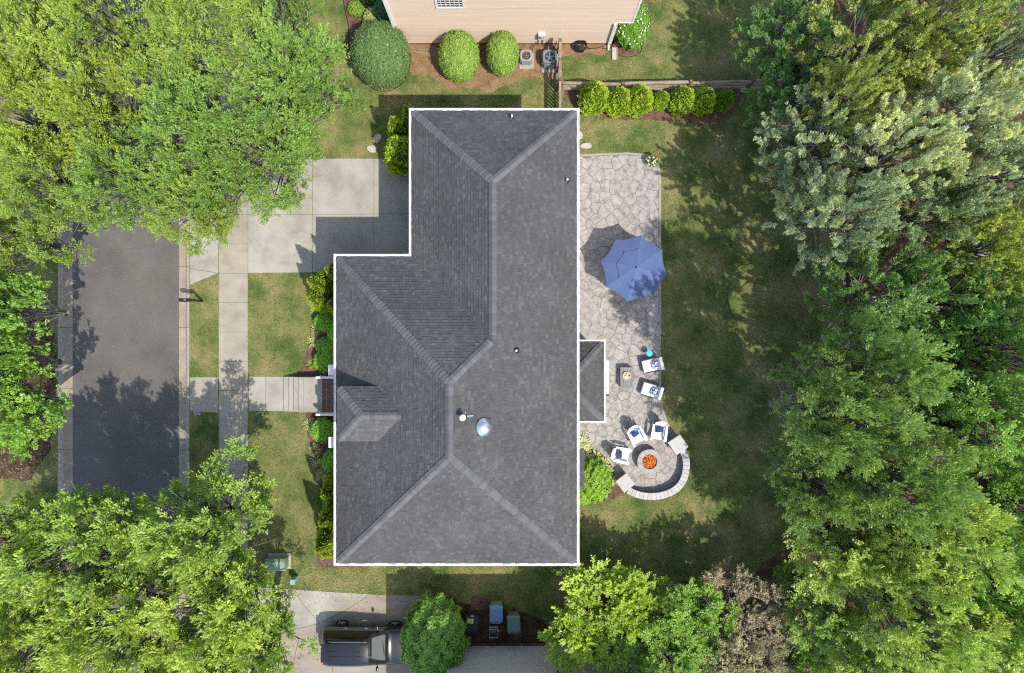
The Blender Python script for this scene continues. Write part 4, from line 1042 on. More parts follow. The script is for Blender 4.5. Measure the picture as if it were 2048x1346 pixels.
for i in range(4):
    for j in range(6):
        q = at(946 + i * 8.2 + random.uniform(-.4, .4), 1196 + j * 4.2 + random.uniform(-.4, .4)); q.z = .02
        if b0b is None: b0b = MB().box((0, 0, 0), (.195, .092, .05)).build('brick', mat_brick, bpt, org=(0, 0, 0)); o = b0b
        else: o = b0b.copy(); C.objects.link(o); o.parent = bpt
        o.location = q - Vector(bpt['base']); o.rotation_euler = (0, 0, random.uniform(-.06, .06))

# ================================================================ PARKED CAR (nose towards +x)
car = thing('parked_car', 'black sport utility car parked on the driveway with its nose under the round bush', 'car', at(738, 1277) + Vector((0, 0, .02)), R(-.5), local=True)
# stations: x, then (y, z) from sill to the centre line
ST = [(-2.10, [(.60, .42), (.70, .50), (.74, .70), (.72, .92), (.60, .98), (.40, 1.0), (0, 1.01)]),
      (-2.03, [(.80, .30), (.86, .48), (.885, .72), (.84, 1.0), (.66, 1.15), (.48, 1.2), (0, 1.22)]),
      (-1.86, [(.82, .26), (.885, .48), (.905, .76), (.85, 1.02), (.63, 1.53), (.53, 1.61), (0, 1.64)]),
      (-1.60, [(.82, .24), (.89, .48), (.91, .78), (.86, 1.02), (.64, 1.58), (.54, 1.66), (0, 1.70)]),
      (-1.0, [(.82, .24), (.89, .48), (.91, .78), (.865, 1.01), (.645, 1.60), (.55, 1.68), (0, 1.735)]),
      (-.2, [(.82, .24), (.89, .48), (.91, .77), (.865, 1.0), (.64, 1.59), (.55, 1.68), (0, 1.735)]),
      (.32, [(.82, .24), (.89, .48), (.905, .76), (.86, .99), (.61, 1.53), (.52, 1.62), (0, 1.68)]),
      (.60, [(.82, .24), (.89, .48), (.905, .76), (.86, .985), (.65, 1.36), (.53, 1.46), (0, 1.52)]),
      (1.12, [(.82, .24), (.89, .48), (.905, .74), (.855, .95), (.74, 1.02), (.55, 1.07), (0, 1.11)]),
      (1.30, [(.82, .24), (.89, .48), (.905, .74), (.85, .93), (.72, .99), (.52, 1.03), (0, 1.06)]),
      (1.85, [(.80, .25), (.88, .48), (.89, .70), (.82, .87), (.70, .93), (.50, .97), (0, 1.0)]),
      (2.12, [(.70, .28), (.80, .46), (.80, .64), (.74, .78), (.62, .83), (.44, .87), (0, .89)]),
      (2.24, [(.45, .36), (.58, .46), (.60, .60), (.55, .68), (.46, .71), (.32, .73), (0, .74)])]
vs = []; fs = []; mi = []
for x, pr in ST:
    row = [(x, y, z) for y, z in pr] + [(x, -y, z) for y, z in pr[:-1]][::-1]; vs += row
nr = 13
for i in range(len(ST) - 1):
    for j in range(nr - 1):
        fs.append((i * nr + j, (i + 1) * nr + j, (i + 1) * nr + j + 1, i * nr + j + 1))
        jj = min(j, nr - 2 - j); k = 0
        if jj == 3 and 2 <= i <= 6: k = 1
        if jj in (4, 5) and i in (6, 7): k = 2
        if jj == 3 and i == 7: k = 0
        if jj in (4, 5) and i == 1: k = 3
        mi.append(k)
fs.append([j for j in range(nr)]); mi.append(0); fs.append([(len(ST) - 1) * nr + j for j in range(nr)][::-1]); mi.append(0)
me = bpy.data.meshes.new('tmp'); me.from_pydata(vs, [], fs)
for k in range(4): me.materials.append(mat_paint)
me.polygons.foreach_set('material_index', mi)
tmp = bpy.data.objects.new('tmp', me); C.objects.link(tmp); ss = tmp.modifiers.new('s', 'SUBSURF'); ss.levels = 2
ev = tmp.evaluated_get(bpy.context.evaluated_depsgraph_get()); me2 = bpy.data.meshes.new_from_object(ev)
V2 = [tuple(v.co) for v in me2.vertices]; groups = {}
for p_ in me2.polygons:
    c_ = p_.center; k = p_.material_index
    if k == 1: key = ('side_window', mat_glass, 0 if c_.y > 0 else 1)
    elif k == 2: key = ('windscreen', mat_wind, 0)
    elif k == 3: key = ('rear_window', mat_glass, 0)
    elif 1.15 < c_.x < 2.02 and c_.z > .80 and abs(c_.y) < .66: key = ('bonnet', mat_paint, 0)
    else: key = ('body', mat_paint, 0)
    groups.setdefault(key, []).append(list(p_.vertices))
for (nm, m, _), ff in groups.items():
    use = sorted(set(sum(ff, []))); ix = {v: i for i, v in enumerate(use)}
    # every vertex of the sheet keeps the smooth body shape
    o = MB().add([V2[v] for v in use], [[ix[v] for v in f] for f in ff]).build(nm, m, car, smooth=True)
bpy.data.objects.remove(tmp); bpy.data.meshes.remove(me); bpy.data.meshes.remove(me2)
for sx in (-1.27, 1.35):
    for sy in (-1, 1):
        RX = Matrix.Rotation(R(90) * -sy, 3, 'X')
        w = MB().lathe([(.21, -.10), (.30, -.11), (.335, -.09), (.345, 0), (.335, .09), (.30, .11), (.21, .10)], 28, (sx, sy * .83, .345), M=RX).build('wheel', mat_tyre, car, smooth=True)
        rim = MB().lathe([(.225, .06), (.215, .10), (.195, .09), (.19, .05), (0, .05)], 28, (sx, sy * .83, .345), M=RX)
        for k in range(5):
            a = 2 * math.pi * k / 5
            d = RX @ Vector((math.cos(a), math.sin(a), 0)); c = Vector((sx, sy * (.83 + .085), .345))
            rim.bar(c + d * .02, c + d * .2, .05, .045)
        rim.build('rim', mat_alloy, w, org=(0, 0, 0))
for sy in (-1, 1):
    o = MB().box((.62, sy * 1.0, 1.05), (.12, .2, .14), taper=.8).bar((.62, sy * .86, 1.0), (.62, sy * .96, 1.03), .06, .04).build('wing_mirror', mat_paint, car); bv = o.modifiers.new('e', 'BEVEL'); bv.width = .025; bv.segments = 3
    MB().tube([(-1.6, sy * .58, 1.64), (-1.45, sy * .585, 1.71), (.1, sy * .575, 1.72), (.25, sy * .565, 1.65)], 0.013, 6).build('roof_rail', mat_acd, car)
    for x in (-.95, .05): MB().box((x, sy * .905, .90), (.17, .03, .03)).build('door_handle', mat_chrome, car)
    MB().box((2.12, sy * .62, .70), (.14, .24, .12), rz=sy * -.45).build('headlight', mat_lamp, car)
    MB().box((-1.96, sy * .735, 1.0), (.08, .10, .26), rz=sy * .3).build('tail_light', mat_red, car)
    MB().tube([(-1.95, sy * .858, 1.035), (-1., sy * .872, 1.025), (.2, sy * .868, 1.01), (.9, sy * .865, .985)], .009, 5).build('window_trim', mat_chrome, car)
MB().box((.74, 0, .95), (.80, 1.24, .06), M=Matrix.Rotation(R(8), 3, 'Y')).build('dashboard', mat_dash, car)
for sy in (-1, 1): MB().box((-.15, sy * .36, .98), (.22, .46, .62), taper=.8).build('seat', mat_darkfr, car)
MB().box((-.1, 0, .5), (2.6, 1.3, .08)).build('cabin_floor', mat_black, car)
MB().box((-1.9, .0, 1.60), (.12, .9, .025)).build('spoiler', mat_paint, car)
MB().bar((1.0, -.35, 1.135), (.93, .28, 1.185), .02, .015).build('wiper', mat_black, car)
for k in range(4): MB().box((-.8, -.33 + k * .22, 1.712 - .09 * ((-.33 + k * .22) / .55) ** 2 + .004), (1.5, .02, .008)).build('roof_groove', mat_paint, car)
MB().tube([(-1.65, .1, 1.69), (-1.72, .1, 1.86)], .006, 5).build('aerial', mat_black, car)
MB().box((-2.06, 0, .5), (.1, 1.3, .14)).build('rear_bumper', mat_black, car)
# ================================================================ VEGETATION
def leaf_mesh(name, c, d, nrm, ln, wd, tint, fold=0.):
    """c centres, d directions, nrm normals (n,3); one four-cornered leaf each."""
    n = len(c); d = d / np.linalg.norm(d, axis=1, keepdims=True)
    s = np.cross(d, nrm); s /= np.maximum(np.linalg.norm(s, axis=1, keepdims=True), 1e-6)
    ln = np.broadcast_to(np.asarray(ln, float), (n,))[:, None]; wd = np.broadcast_to(np.asarray(wd, float), (n,))[:, None]
    v = np.empty((n, 4, 3)); v[:, 0] = c - d * ln * .5; v[:, 1] = c + s * wd * .5 - d * ln * .05; v[:, 2] = c + d * ln * .5; v[:, 3] = c - s * wd * .5 - d * ln * .05
    me = bpy.data.meshes.new(name)
    me.vertices.add(4 * n); me.vertices.foreach_set('co', v.reshape(-1).astype(np.float32))
    me.loops.add(4 * n); me.loops.foreach_set('vertex_index', np.arange(4 * n, dtype=np.int32))
    me.polygons.add(n); me.polygons.foreach_set('loop_start', np.arange(0, 4 * n, 4, dtype=np.int32)); me.polygons.foreach_set('loop_total', np.full(n, 4, np.int32))
    a = me.attributes.new('tint', 'FLOAT', 'FACE'); a.data.foreach_set('value', np.clip(tint, 0, 1).astype(np.float32))
    me.materials.append(mat_leaf); me.update(); me.validate(); return me
def unit(v): return v / np.maximum(np.linalg.norm(v, axis=-1, keepdims=True), 1e-9)

def sprays(rs, start, dirs, length, nl, lat, jit, leafL, leafW, fan=.8, droop=.15, up=1., ntilt=.45, tbase=None):
    """leaf centres, directions, normals along twigs"""
    m = len(start); t = rs.random((m, nl)) ** .8
    up_v = np.array([0, 0, 1.])
    sd = unit(np.cross(dirs, up_v + rs.normal(0, .15, (m, 3))))
    side = rs.choice([-1, 1], (m, nl)); w = lat * (1 - .55 * t) * rs.random((m, nl))
    L = np.broadcast_to(length, (m,))[:, None]
    pos = start[:, None] + dirs[:, None] * (t * L)[..., None] + sd[:, None] * (side * w)[..., None] + rs.normal(0, jit, (m, nl, 3))
    pos[..., 2] -= droop * (t ** 2) * L
    ld = unit(dirs[:, None] + sd[:, None] * (side * fan * rs.uniform(.4, 1.3, (m, nl)))[..., None] + rs.normal(0, .22, (m, nl, 3)))
    nr = unit(np.array([0, 0, up]) + rs.normal(0, ntilt, (m, nl, 3)) + dirs[:, None] * .15)
    tb = np.broadcast_to(tbase if tbase is not None else .5, (m,))[:, None]
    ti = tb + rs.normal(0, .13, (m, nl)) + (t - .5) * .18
    return pos.reshape(-1, 3), ld.reshape(-1, 3), nr.reshape(-1, 3), ti.reshape(-1)

def crown_broad(seed, nclump=70, nspray=13, nl=26, leafL=.20, leafW=.085, Rr=4., zlo=3.2, zhi=9., lat=.2, sprayL=(.55, 1.05), crad=1.0, fan=.8, droop=.2, ntilt=.5):
    rs = np.random.default_rng(seed); zc = 6.2
    # clumps spread over the crown, more on top
    ang = rs.random(nclump) * 2 * np.pi; u = rs.random(nclump)
    rad = np.sqrt(u) * .86
    lob = 1 + .16 * np.sin(3 * ang + seed) + .12 * np.sin(5 * ang + 2 * seed)
    prof = np.sqrt(np.maximum(0, 1 - rad ** 2))
    hz = zc + (zhi - zc) * prof * rs.uniform(-.05, 1., nclump) - (zc - zlo) * .5 * (rs.random(nclump) ** 2.2) * (1 - .4 * prof)
    cc = np.stack([Rr * rad * lob * np.cos(ang), Rr * rad * lob * np.sin(ang), hz], 1)
    cr = crad * rs.uniform(.6, 1.25, nclump)
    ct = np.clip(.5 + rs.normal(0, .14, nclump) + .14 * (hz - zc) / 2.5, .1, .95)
    S, Dr, Ln, Tb = [], [], [], []
    for k in range(nclump):
        a = rs.random(nspray) * 2 * np.pi; el = rs.uniform(-.15, .8, nspray)
        out = unit(np.array([cc[k, 0], cc[k, 1], 1.2]))
        dd = unit(np.stack([np.cos(a) * np.cos(el), np.sin(a) * np.cos(el), np.sin(el)], 1) + out * .75)
        S.append(cc[k] + dd * cr[k] * rs.uniform(0., .55, (nspray, 1)) + rs.normal(0, .1, (nspray, 3))); Dr.append(dd)
        Ln.append(cr[k] * rs.uniform(*sprayL, nspray)); Tb.append(np.full(nspray, ct[k]) + rs.normal(0, .06, nspray))
    S, Dr, Ln, Tb = np.concatenate(S), np.concatenate(Dr), np.concatenate(Ln), np.concatenate(Tb)
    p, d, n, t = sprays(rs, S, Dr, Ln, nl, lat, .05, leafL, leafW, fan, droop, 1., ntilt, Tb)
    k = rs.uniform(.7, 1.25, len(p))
    return leaf_mesh('crown', p, d, n, leafL * k, leafW * k, t), cc

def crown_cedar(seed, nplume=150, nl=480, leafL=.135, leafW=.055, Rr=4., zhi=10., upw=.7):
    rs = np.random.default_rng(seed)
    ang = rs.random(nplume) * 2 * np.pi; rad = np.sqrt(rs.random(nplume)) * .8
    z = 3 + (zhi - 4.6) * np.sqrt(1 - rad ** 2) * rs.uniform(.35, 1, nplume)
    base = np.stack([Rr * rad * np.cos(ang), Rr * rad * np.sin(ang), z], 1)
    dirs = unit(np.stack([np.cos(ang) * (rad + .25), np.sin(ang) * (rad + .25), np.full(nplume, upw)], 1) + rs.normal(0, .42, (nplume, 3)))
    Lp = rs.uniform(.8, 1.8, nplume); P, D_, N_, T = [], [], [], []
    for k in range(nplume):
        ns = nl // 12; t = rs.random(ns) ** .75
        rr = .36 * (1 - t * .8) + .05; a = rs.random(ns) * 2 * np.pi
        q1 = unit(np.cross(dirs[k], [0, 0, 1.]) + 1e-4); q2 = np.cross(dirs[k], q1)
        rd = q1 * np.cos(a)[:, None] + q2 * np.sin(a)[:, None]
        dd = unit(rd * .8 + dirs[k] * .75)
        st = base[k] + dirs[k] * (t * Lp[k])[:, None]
        p, d, n, ti = sprays(rs, st, dd, rr * 1.15, 12, .07, .025, leafL, leafW, .55, .05, 1., .7, np.clip(.42 + rs.normal(0, .16) + .5 * (t - .45), .02, .98))  # bright new growth at tips; dark bases also paint shade between plumes
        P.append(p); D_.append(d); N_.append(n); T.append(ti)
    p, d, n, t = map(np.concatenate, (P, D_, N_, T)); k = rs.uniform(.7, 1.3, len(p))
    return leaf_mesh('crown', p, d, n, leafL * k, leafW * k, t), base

def trunk_mesh(cc, seed, r0=.2, hfork=3.):
    rs = np.random.default_rng(seed); m = MB()
    m.tube([(0, 0, hfork - .1), (.0, .05, hfork + .2), (.03, .0, 5.2), (0, 0, 7.2)], [r0 * .75, r0 * .75, r0 * .45, r0 * .15], 9)
    for c in cc[:: max(1, len(cc) // 34)]:
        h0 = min(hfork + rs.random() * 2.4, c[2] - .3); mid = np.array([c[0] * .5, c[1] * .5, (h0 + c[2]) / 2 + .25]) + rs.normal(0, .15, 3)
        e = c * np.array([1, 1, 1]) + np.array([0, 0, .35])
        m.tube([(0, 0, h0), tuple(mid), tuple(c), tuple(e + rs.normal(0, .3, 3))], [r0 * .4, r0 * .24, r0 * .12, .012], 5, cap=False)
        for _ in range(2):
            m.tube([tuple(mid), tuple((mid + c) / 2 + rs.normal(0, .3, 3)), tuple(c + rs.normal(0, .7, 3))], [r0 * .15, r0 * .1, .012], 4, cap=False)
    return m
PROTO = {}
def make_proto(kind, cm, cc, seed, bark=mat_bark):
    t = thing('tree', 'tree', 'tree', local=True)
    link('crown', cm, t)
    trunk_mesh(cc, seed).build('limbs', bark, t, smooth=True)
    MB().tube([(0, 0, -.03), (0, .0, .1), (.01, .005, .55), (0, 0, 1.02)], [.27, .21, .185, .15], 10).build('trunk', bark, t, smooth=True)
    PROTO[kind] = [t, False]
OAK = dict(nclump=66, nspray=15, nl=30, leafL=.165, leafW=.07, crad=.92, lat=.2, zhi=9.4)
for i in range(4): make_proto('oak%d' % i, *crown_broad(11 + i, **OAK), 31 + i)
MAP = dict(nclump=64, nspray=12, nl=24, leafL=.22, leafW=.14, crad=1.1, lat=.24, droop=.1, ntilt=.4, sprayL=(.5, .95))
for i in range(2): make_proto('maple%d' % i, *crown_broad(51 + i, **MAP), 61 + i)
SWT = dict(nclump=66, nspray=17, nl=27, leafL=.175, leafW=.085, crad=.9, lat=.2, zhi=9.8, zlo=2.4, ntilt=.45)
for i in range(3): make_proto('gum%d' % i, *crown_broad(71 + i, **SWT), 81 + i)
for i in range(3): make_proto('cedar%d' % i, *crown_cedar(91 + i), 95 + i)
MYR = dict(nclump=80, nspray=15, nl=28, leafL=.16, leafW=.10, crad=.9, lat=.16, zhi=8.6, zlo=2.5, ntilt=.6)
make_proto('myrtle0', *crown_broad(101, **MYR), 103)
TREES = set()
def tree(kind, name, px, py, rimg, ztop, col, label, group, rz=None):
    zc = ztop * .72; s = rimg / 40 * (1 - zc / H) / 4.1; pc = at(px, py, zc); pc.z = 0
    # the foot stands under the crown, the trunk leans toward the open garden
    away = Vector((px - 1024, py - 673)); foot = away.length - min(away.length * zc / H, .12 * rimg)
    f = away.normalized() * foot; p = at(1024 + f.x, 673 + f.y); off = pc - p
    t0, used = PROTO[kind]; rz = random.uniform(0, 6.28) if rz is None else rz
    sc = (s, s * random.uniform(.93, 1.07), ztop / 9.)
    if not used:
        PROTO[kind][1] = True; r = t0; r.location = p; ch = kids(r); r['label'] = label; r['group'] = group
    else: r, ch = dup(t0, p, 0, (1, 1, 1), label, group)
    r.name = name
    for c in ch:
        if c.name.startswith('trunk'):
            hf = 3. * sc[2] + .15; v = Vector((off.x, off.y, hf)); w = .8 + .25 * s
            c.scale = (w, w, v.length); c.rotation_euler = v.to_track_quat('Z', 'Y').to_euler(); continue
        c.location = off; c.rotation_euler = (0, 0, rz); c.scale = sc
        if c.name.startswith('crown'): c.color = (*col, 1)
    return r
# leaf colours (linear)
OK1 = (0.108, 0.16, 0.042); OK2 = (0.135, 0.176, 0.042); YEL = (0.15, 0.182, 0.034); MPL = (0.135, 0.205, 0.045); SWG = (0.138, 0.185, 0.044); SWY = (0.172, 0.208, 0.046)
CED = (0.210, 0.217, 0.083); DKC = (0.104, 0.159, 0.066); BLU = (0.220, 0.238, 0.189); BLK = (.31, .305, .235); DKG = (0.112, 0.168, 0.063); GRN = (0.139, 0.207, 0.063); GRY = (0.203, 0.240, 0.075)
LIM = (0.16, 0.21, 0.03); PUR = (.178, .142, .130); SGR = (0.115, 0.178, 0.036)
g1, g2, g3, g4, g5 = 'oaks over the street at the upper left', 'maples at the left edge', 'street trees at the lower left', 'trees along the right side', 'trees by the lower right corner of the house'
TL = [
 # upper left mass
 ('oak0', 'oak_tree', 565, 165, 124, 8.6, OK1, 'green oak reaching over the lawn to the left of the big dark hedge', g1),
 ('oak1', 'oak_tree', 616, 195, 90, 6.8, OK1, 'green oak whose foremost boughs come nearest to the big dark hedge', g1),
 ('oak2', 'oak_tree', 538, 312, 108, 7.6, OK1, 'green oak overhanging the top edge of the driveway', g1),
 ('oak3', 'oak_tree', 390, 412, 98, 7.2, OK2, 'oak drooping over the kerb at the driveway mouth', g1),
 ('oak0', 'oak_tree', 395, 235, 122, 9.0, OK1, 'broad green oak in the middle of the upper left canopy', g1),
 ('oak1', 'oak_tree', 420, 60, 126, 9.0, OK2, 'green oak at the top edge left of the tan house', g1),
 ('oak2', 'oak_tree', 545, 15, 90, 7.6, OK1, 'smaller oak at the top edge nearest to the tan house', g1),
 ('oak3', 'oak_tree', 235, 60, 125, 9.2, OK2, 'yellow green oak at the top edge halfway to the left corner', g1),
 ('oak0', 'oak_tree', 75, 70, 128, 9.4, SWY, 'bright yellow green oak filling the top left corner', g1),
 ('oak1', 'oak_tree', 215, 215, 116, 9.4, YEL, 'oak with the yellowest leaves in the upper left canopy', g1),
 ('oak2', 'oak_tree', 60, 245, 118, 9.2, YEL, 'yellowish oak touching the left edge below the top left corner', g1),
 ('oak3', 'oak_tree', 120, 375, 100, 8.6, OK2, 'yellow green oak leaning over the upper left side of the street', g1),
 ('oak1', 'oak_tree', 450, 350, 96, 8.0, OK1, 'green oak between the street and the driveway mouth, above the drooping one', g1),
 ('oak0', 'oak_tree', 265, 365, 104, 8.2, OK1, 'green oak hanging over the middle of the street at the top', g1),
 ('oak1', 'oak_tree', 45, 485, 98, 8.4, OK2, 'green oak at the left edge just above the bright maples', g1),
 # left edge maples
 ('maple0', 'maple_tree', 15, 620, 84, 9.6, MPL, 'bright green maple at the left edge beside the street shadow', g2),
 ('maple1', 'maple_tree', 5, 730, 76, 9.2, MPL, 'bright green maple at the left edge above the lowest maple', g2),
 ('maple0', 'maple_tree', 34, 815, 94, 8.4, MPL, 'lowest bright maple at the left edge reaching to the kerb', g2),
 # lower left mass
 ('gum0', 'street_tree', 424, 1055, 138, 8.6, SWG, 'leafy street tree covering the lower end of the sidewalk', g3),
 ('gum1', 'street_tree', 210, 1085, 132, 9.2, SWG, 'leafy street tree spreading over the lower end of the street', g3),
 ('gum2', 'street_tree', 55, 1090, 112, 9.0, SWG, 'leafy tree at the left edge below the shaded litter', g3),
 ('gum1', 'street_tree', 446, 1210, 134, 9.0, SWY, 'yellow green street tree left of the green transformer box', g3),
 ('gum2', 'street_tree', 265, 1250, 136, 9.6, SWY, 'yellow green street tree at the bottom edge over the street', g3),
 ('gum0', 'street_tree', 90, 1265, 128, 9.4, SWY, 'yellowest street tree filling the bottom left corner', g3),
 ('gum1', 'street_tree', 524, 1285, 96, 7.6, SWG, 'street tree whose twigs reach over the driveway behind the parked car', g3),
 ('gum2', 'street_tree', 400, 1350, 110, 8.4, SWY, 'street tree at the bottom edge left of the parked car', g3),
 # right side, top to bottom
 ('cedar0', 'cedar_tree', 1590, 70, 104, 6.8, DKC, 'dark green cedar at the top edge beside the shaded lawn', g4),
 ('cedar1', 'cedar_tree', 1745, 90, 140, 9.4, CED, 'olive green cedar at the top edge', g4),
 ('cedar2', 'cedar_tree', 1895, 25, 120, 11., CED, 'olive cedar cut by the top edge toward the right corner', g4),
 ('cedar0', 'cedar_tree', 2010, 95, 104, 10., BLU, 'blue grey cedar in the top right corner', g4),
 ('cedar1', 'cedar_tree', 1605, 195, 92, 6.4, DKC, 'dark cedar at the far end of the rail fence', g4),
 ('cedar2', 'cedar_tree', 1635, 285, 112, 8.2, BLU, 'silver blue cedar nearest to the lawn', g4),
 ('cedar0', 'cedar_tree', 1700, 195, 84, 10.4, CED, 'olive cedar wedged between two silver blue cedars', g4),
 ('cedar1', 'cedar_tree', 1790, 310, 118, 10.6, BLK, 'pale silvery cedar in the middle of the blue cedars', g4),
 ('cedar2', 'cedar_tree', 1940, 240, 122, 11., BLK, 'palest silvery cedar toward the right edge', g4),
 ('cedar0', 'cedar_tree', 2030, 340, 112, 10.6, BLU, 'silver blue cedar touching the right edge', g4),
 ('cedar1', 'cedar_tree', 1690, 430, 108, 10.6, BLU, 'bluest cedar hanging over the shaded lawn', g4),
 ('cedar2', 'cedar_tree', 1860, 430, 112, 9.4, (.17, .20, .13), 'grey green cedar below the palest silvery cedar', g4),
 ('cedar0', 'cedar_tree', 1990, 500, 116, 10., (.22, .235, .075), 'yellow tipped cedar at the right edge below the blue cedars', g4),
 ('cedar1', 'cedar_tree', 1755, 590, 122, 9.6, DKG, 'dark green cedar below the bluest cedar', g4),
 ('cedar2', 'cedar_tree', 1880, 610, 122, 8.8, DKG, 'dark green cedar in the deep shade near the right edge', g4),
 ('gum0', 'broadleaf_tree', 1715, 720, 112, 12.2, (.125, .172, .064), 'soft green broadleaf tree leaning over the shaded lawn below the cedars', g4),
 ('gum1', 'broadleaf_tree', 1635, 830, 104, 12.4, (.128, .172, .06), 'soft green broadleaf tree reaching farthest left onto the lawn', g4),
 ('gum0', 'broadleaf_tree', 1985, 700, 112, 10., GRN, 'green broadleaf tree at the right edge beside the dark cedars', g4),
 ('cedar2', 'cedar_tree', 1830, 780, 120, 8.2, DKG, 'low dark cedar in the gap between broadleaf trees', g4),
 ('gum1', 'broadleaf_tree', 1945, 850, 124, 10.6, GRN, 'green broadleaf tree with sunlit tips near the right edge', g4),
 ('gum2', 'broadleaf_tree', 1740, 925, 120, 12., (.115, .160, .054), 'dark green broadleaf tree beside the lawn to the right of the fire pit', g4),
 ('gum0', 'broadleaf_tree', 1620, 965, 92, 9.4, (.115, .160, .054), 'dark green broadleaf tree closest to the fire pit', g4),
 ('gum1', 'broadleaf_tree', 2010, 990, 114, 10.6, GRN, 'green broadleaf tree at the right edge level with the fire pit', g4),
 ('gum2', 'broadleaf_tree', 1850, 1045, 128, 11., GRY, 'broadleaf tree with yellow green tips in the lower right canopy', g4),
 ('gum0', 'broadleaf_tree', 1690, 1085, 118, 8.4, GRY, 'yellow tipped broadleaf tree above the purple crape myrtles', g4),
 ('gum1', 'broadleaf_tree', 1975, 1160, 124, 11., GRN, 'green broadleaf tree at the right edge near the bottom corner', g4),
 ('gum2', 'broadleaf_tree', 1800, 1200, 130, 11., GRY, 'large yellow tipped broadleaf tree left of the bottom right corner', g4),
 ('gum0', 'broadleaf_tree', 1655, 1230, 92, 5.6, (.135, .19, .055), 'green broadleaf tree right beside the purple crape myrtles', g4),
 ('gum1', 'broadleaf_tree', 1930, 1310, 124, 10.8, GRY, 'yellow green broadleaf tree filling the bottom right corner', g4),
 ('gum2', 'broadleaf_tree', 1740, 1335, 112, 7.6, (.16, .21, .06), 'broadleaf tree cut by the bottom edge right of the crape myrtles', g4),
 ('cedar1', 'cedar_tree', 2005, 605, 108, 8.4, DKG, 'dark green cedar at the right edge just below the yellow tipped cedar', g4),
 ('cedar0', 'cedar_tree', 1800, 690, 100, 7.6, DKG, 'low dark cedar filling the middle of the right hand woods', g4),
 ('gum0', 'broadleaf_tree', 1600, 1325, 78, 4.6, SGR, 'low fresh green tree at the bottom edge right of the crape myrtles', g5),
 ('gum1', 'broadleaf_tree', 1575, 1165, 52, 3.6, SGR, 'small green tree in the shade above the purple crape myrtles', g5),
 # bottom centre right
 ('maple1', 'maple_tree', 1180, 1240, 100, 4.2, LIM, 'lime green maple below the lower right corner of the charcoal roof', g5),
 ('maple0', 'maple_tree', 1265, 1210, 80, 4.0, LIM, 'lime green maple standing right of the other lime maple', g5),
 ('gum1', 'broadleaf_tree', 1385, 1235, 90, 4.1, SGR, 'fresh green tree between the lime maples and the purple crape myrtles', g5),
 ('gum2', 'broadleaf_tree', 1330, 1320, 100, 4.4, SGR, 'fresh green tree at the bottom edge below the lime maples', g5),
 ('myrtle0', 'crape_myrtle', 1478, 1205, 84, 4.3, PUR, 'purple leaved crape myrtle nearest to the shaded lawn', g5),
 ('myrtle0', 'crape_myrtle', 1530, 1285, 92, 4.6, PUR, 'purple leaved crape myrtle in the middle of the three', g5),
 ('myrtle0', 'crape_myrtle', 1470, 1345, 88, 5.0, (.185, .165, .125), 'brownish crape myrtle cut by the bottom edge', g5),
]
for a in TL: tree(*a)

# ---------------------------------------------------------------- clipped shrubs, arborvitae, small plants
def shell_leaves(rs, n, rx, ry, rz, leafL, leafW, bumps=.05, up=.35, tb=.5, zmin=-.75, clump=0):
    v = unit(rs.normal(0, 1, (n * 2, 3))); v = v[v[:, 2] > zmin][:n]
    k = 1 + bumps * (np.sin(5 * v[:, 0] * 3 + 2) * np.sin(4 * v[:, 1] * 3) + .8 * np.sin(9 * v[:, 2] + 7 * v[:, 0])) + rs.normal(0, .026, len(v)) + .09 * (rs.random(len(v)) > .975)
    p = v * k[:, None] * [rx, ry, rz]
    nr = unit(unit(v / [rx, ry, rz]) + rs.normal(0, .45, v.shape) + np.array([0, 0, up]))
    d = unit(np.cross(nr, rs.normal(0, 1, v.shape))) + v * .25 + np.array([0, 0, .15])
    return p, d, nr, np.clip(tb + rs.normal(0, .2, len(v)) + .1 * v[:, 2], 0, 1), k
def core_mesh(rx, ry, rz, k=.9, name='branches'):
    m = MB(); prof = [(math.sin(a) * k, -math.cos(a) * k) for a in np.linspace(.3, math.pi, 12)]
    m.lathe(prof, 20); m.v = [(x * rx, y * ry, z * rz) for x, y, z in m.v]; return m
def shrub(px, py, wimg, himg, hgt, col, label, name='shrub', cat='shrub', group=None, dens=1500, leaf=(.085, .05), seed=1, bumps=.05, flowers=None, zb=0.):
    zc = hgt * .5; k = (1 - zc / H) / 40; rx, ry, rz = wimg / 2 * k, himg / 2 * k, hgt * .52
    p = at(px, py, zc); p.z = zb
    rs = np.random.default_rng(seed); n = int(dens * 2 * (rx * ry + rx * rz + ry * rz) * 2.2)
    pp, d, nr, t, _ = shell_leaves(rs, n, rx, ry, rz, *leaf, bumps=bumps)
    pp[:, 2] += zc
    o = thing(name, label, cat, p, group=group, local=True)
    f = link('foliage', leaf_mesh('foliage', pp, d, nr, leaf[0] * rs.uniform(.7, 1.3, len(pp)), leaf[1] * rs.uniform(.7, 1.3, len(pp)), t), o); f.color = (*col, 1)
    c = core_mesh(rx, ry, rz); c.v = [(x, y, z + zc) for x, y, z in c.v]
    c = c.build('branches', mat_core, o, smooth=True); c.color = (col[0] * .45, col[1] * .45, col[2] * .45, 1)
    if flowers:
        m = MB(); n_, fm = flowers
        for _ in range(n_):
            v = unit(rs.normal(0, 1, 3)); v[2] = abs(v[2]); q = Vector(v * np.array([rx, ry, rz]) * 1.06) + Vector((0, 0, zc)); r_ = rs.uniform(.03, .06)
            nn = Vector(v); M_ = nn.to_track_quat('Z', 'Y').to_matrix()
            m.add([q + M_ @ Vector((r_ * math.cos(a) * (1 if i % 2 else .6), r_ * math.sin(a) * (1 if i % 2 else .6), .02)) for i, a in enumerate(np.linspace(0, 2 * math.pi, 11)[:-1])] + [q], [(i, (i + 1) % 10, 10) for i in range(10)])
        m.build('blossoms', fm, o)
    return o
HED = (.060, .098, .026); HED2 = (.125, .180, .042)
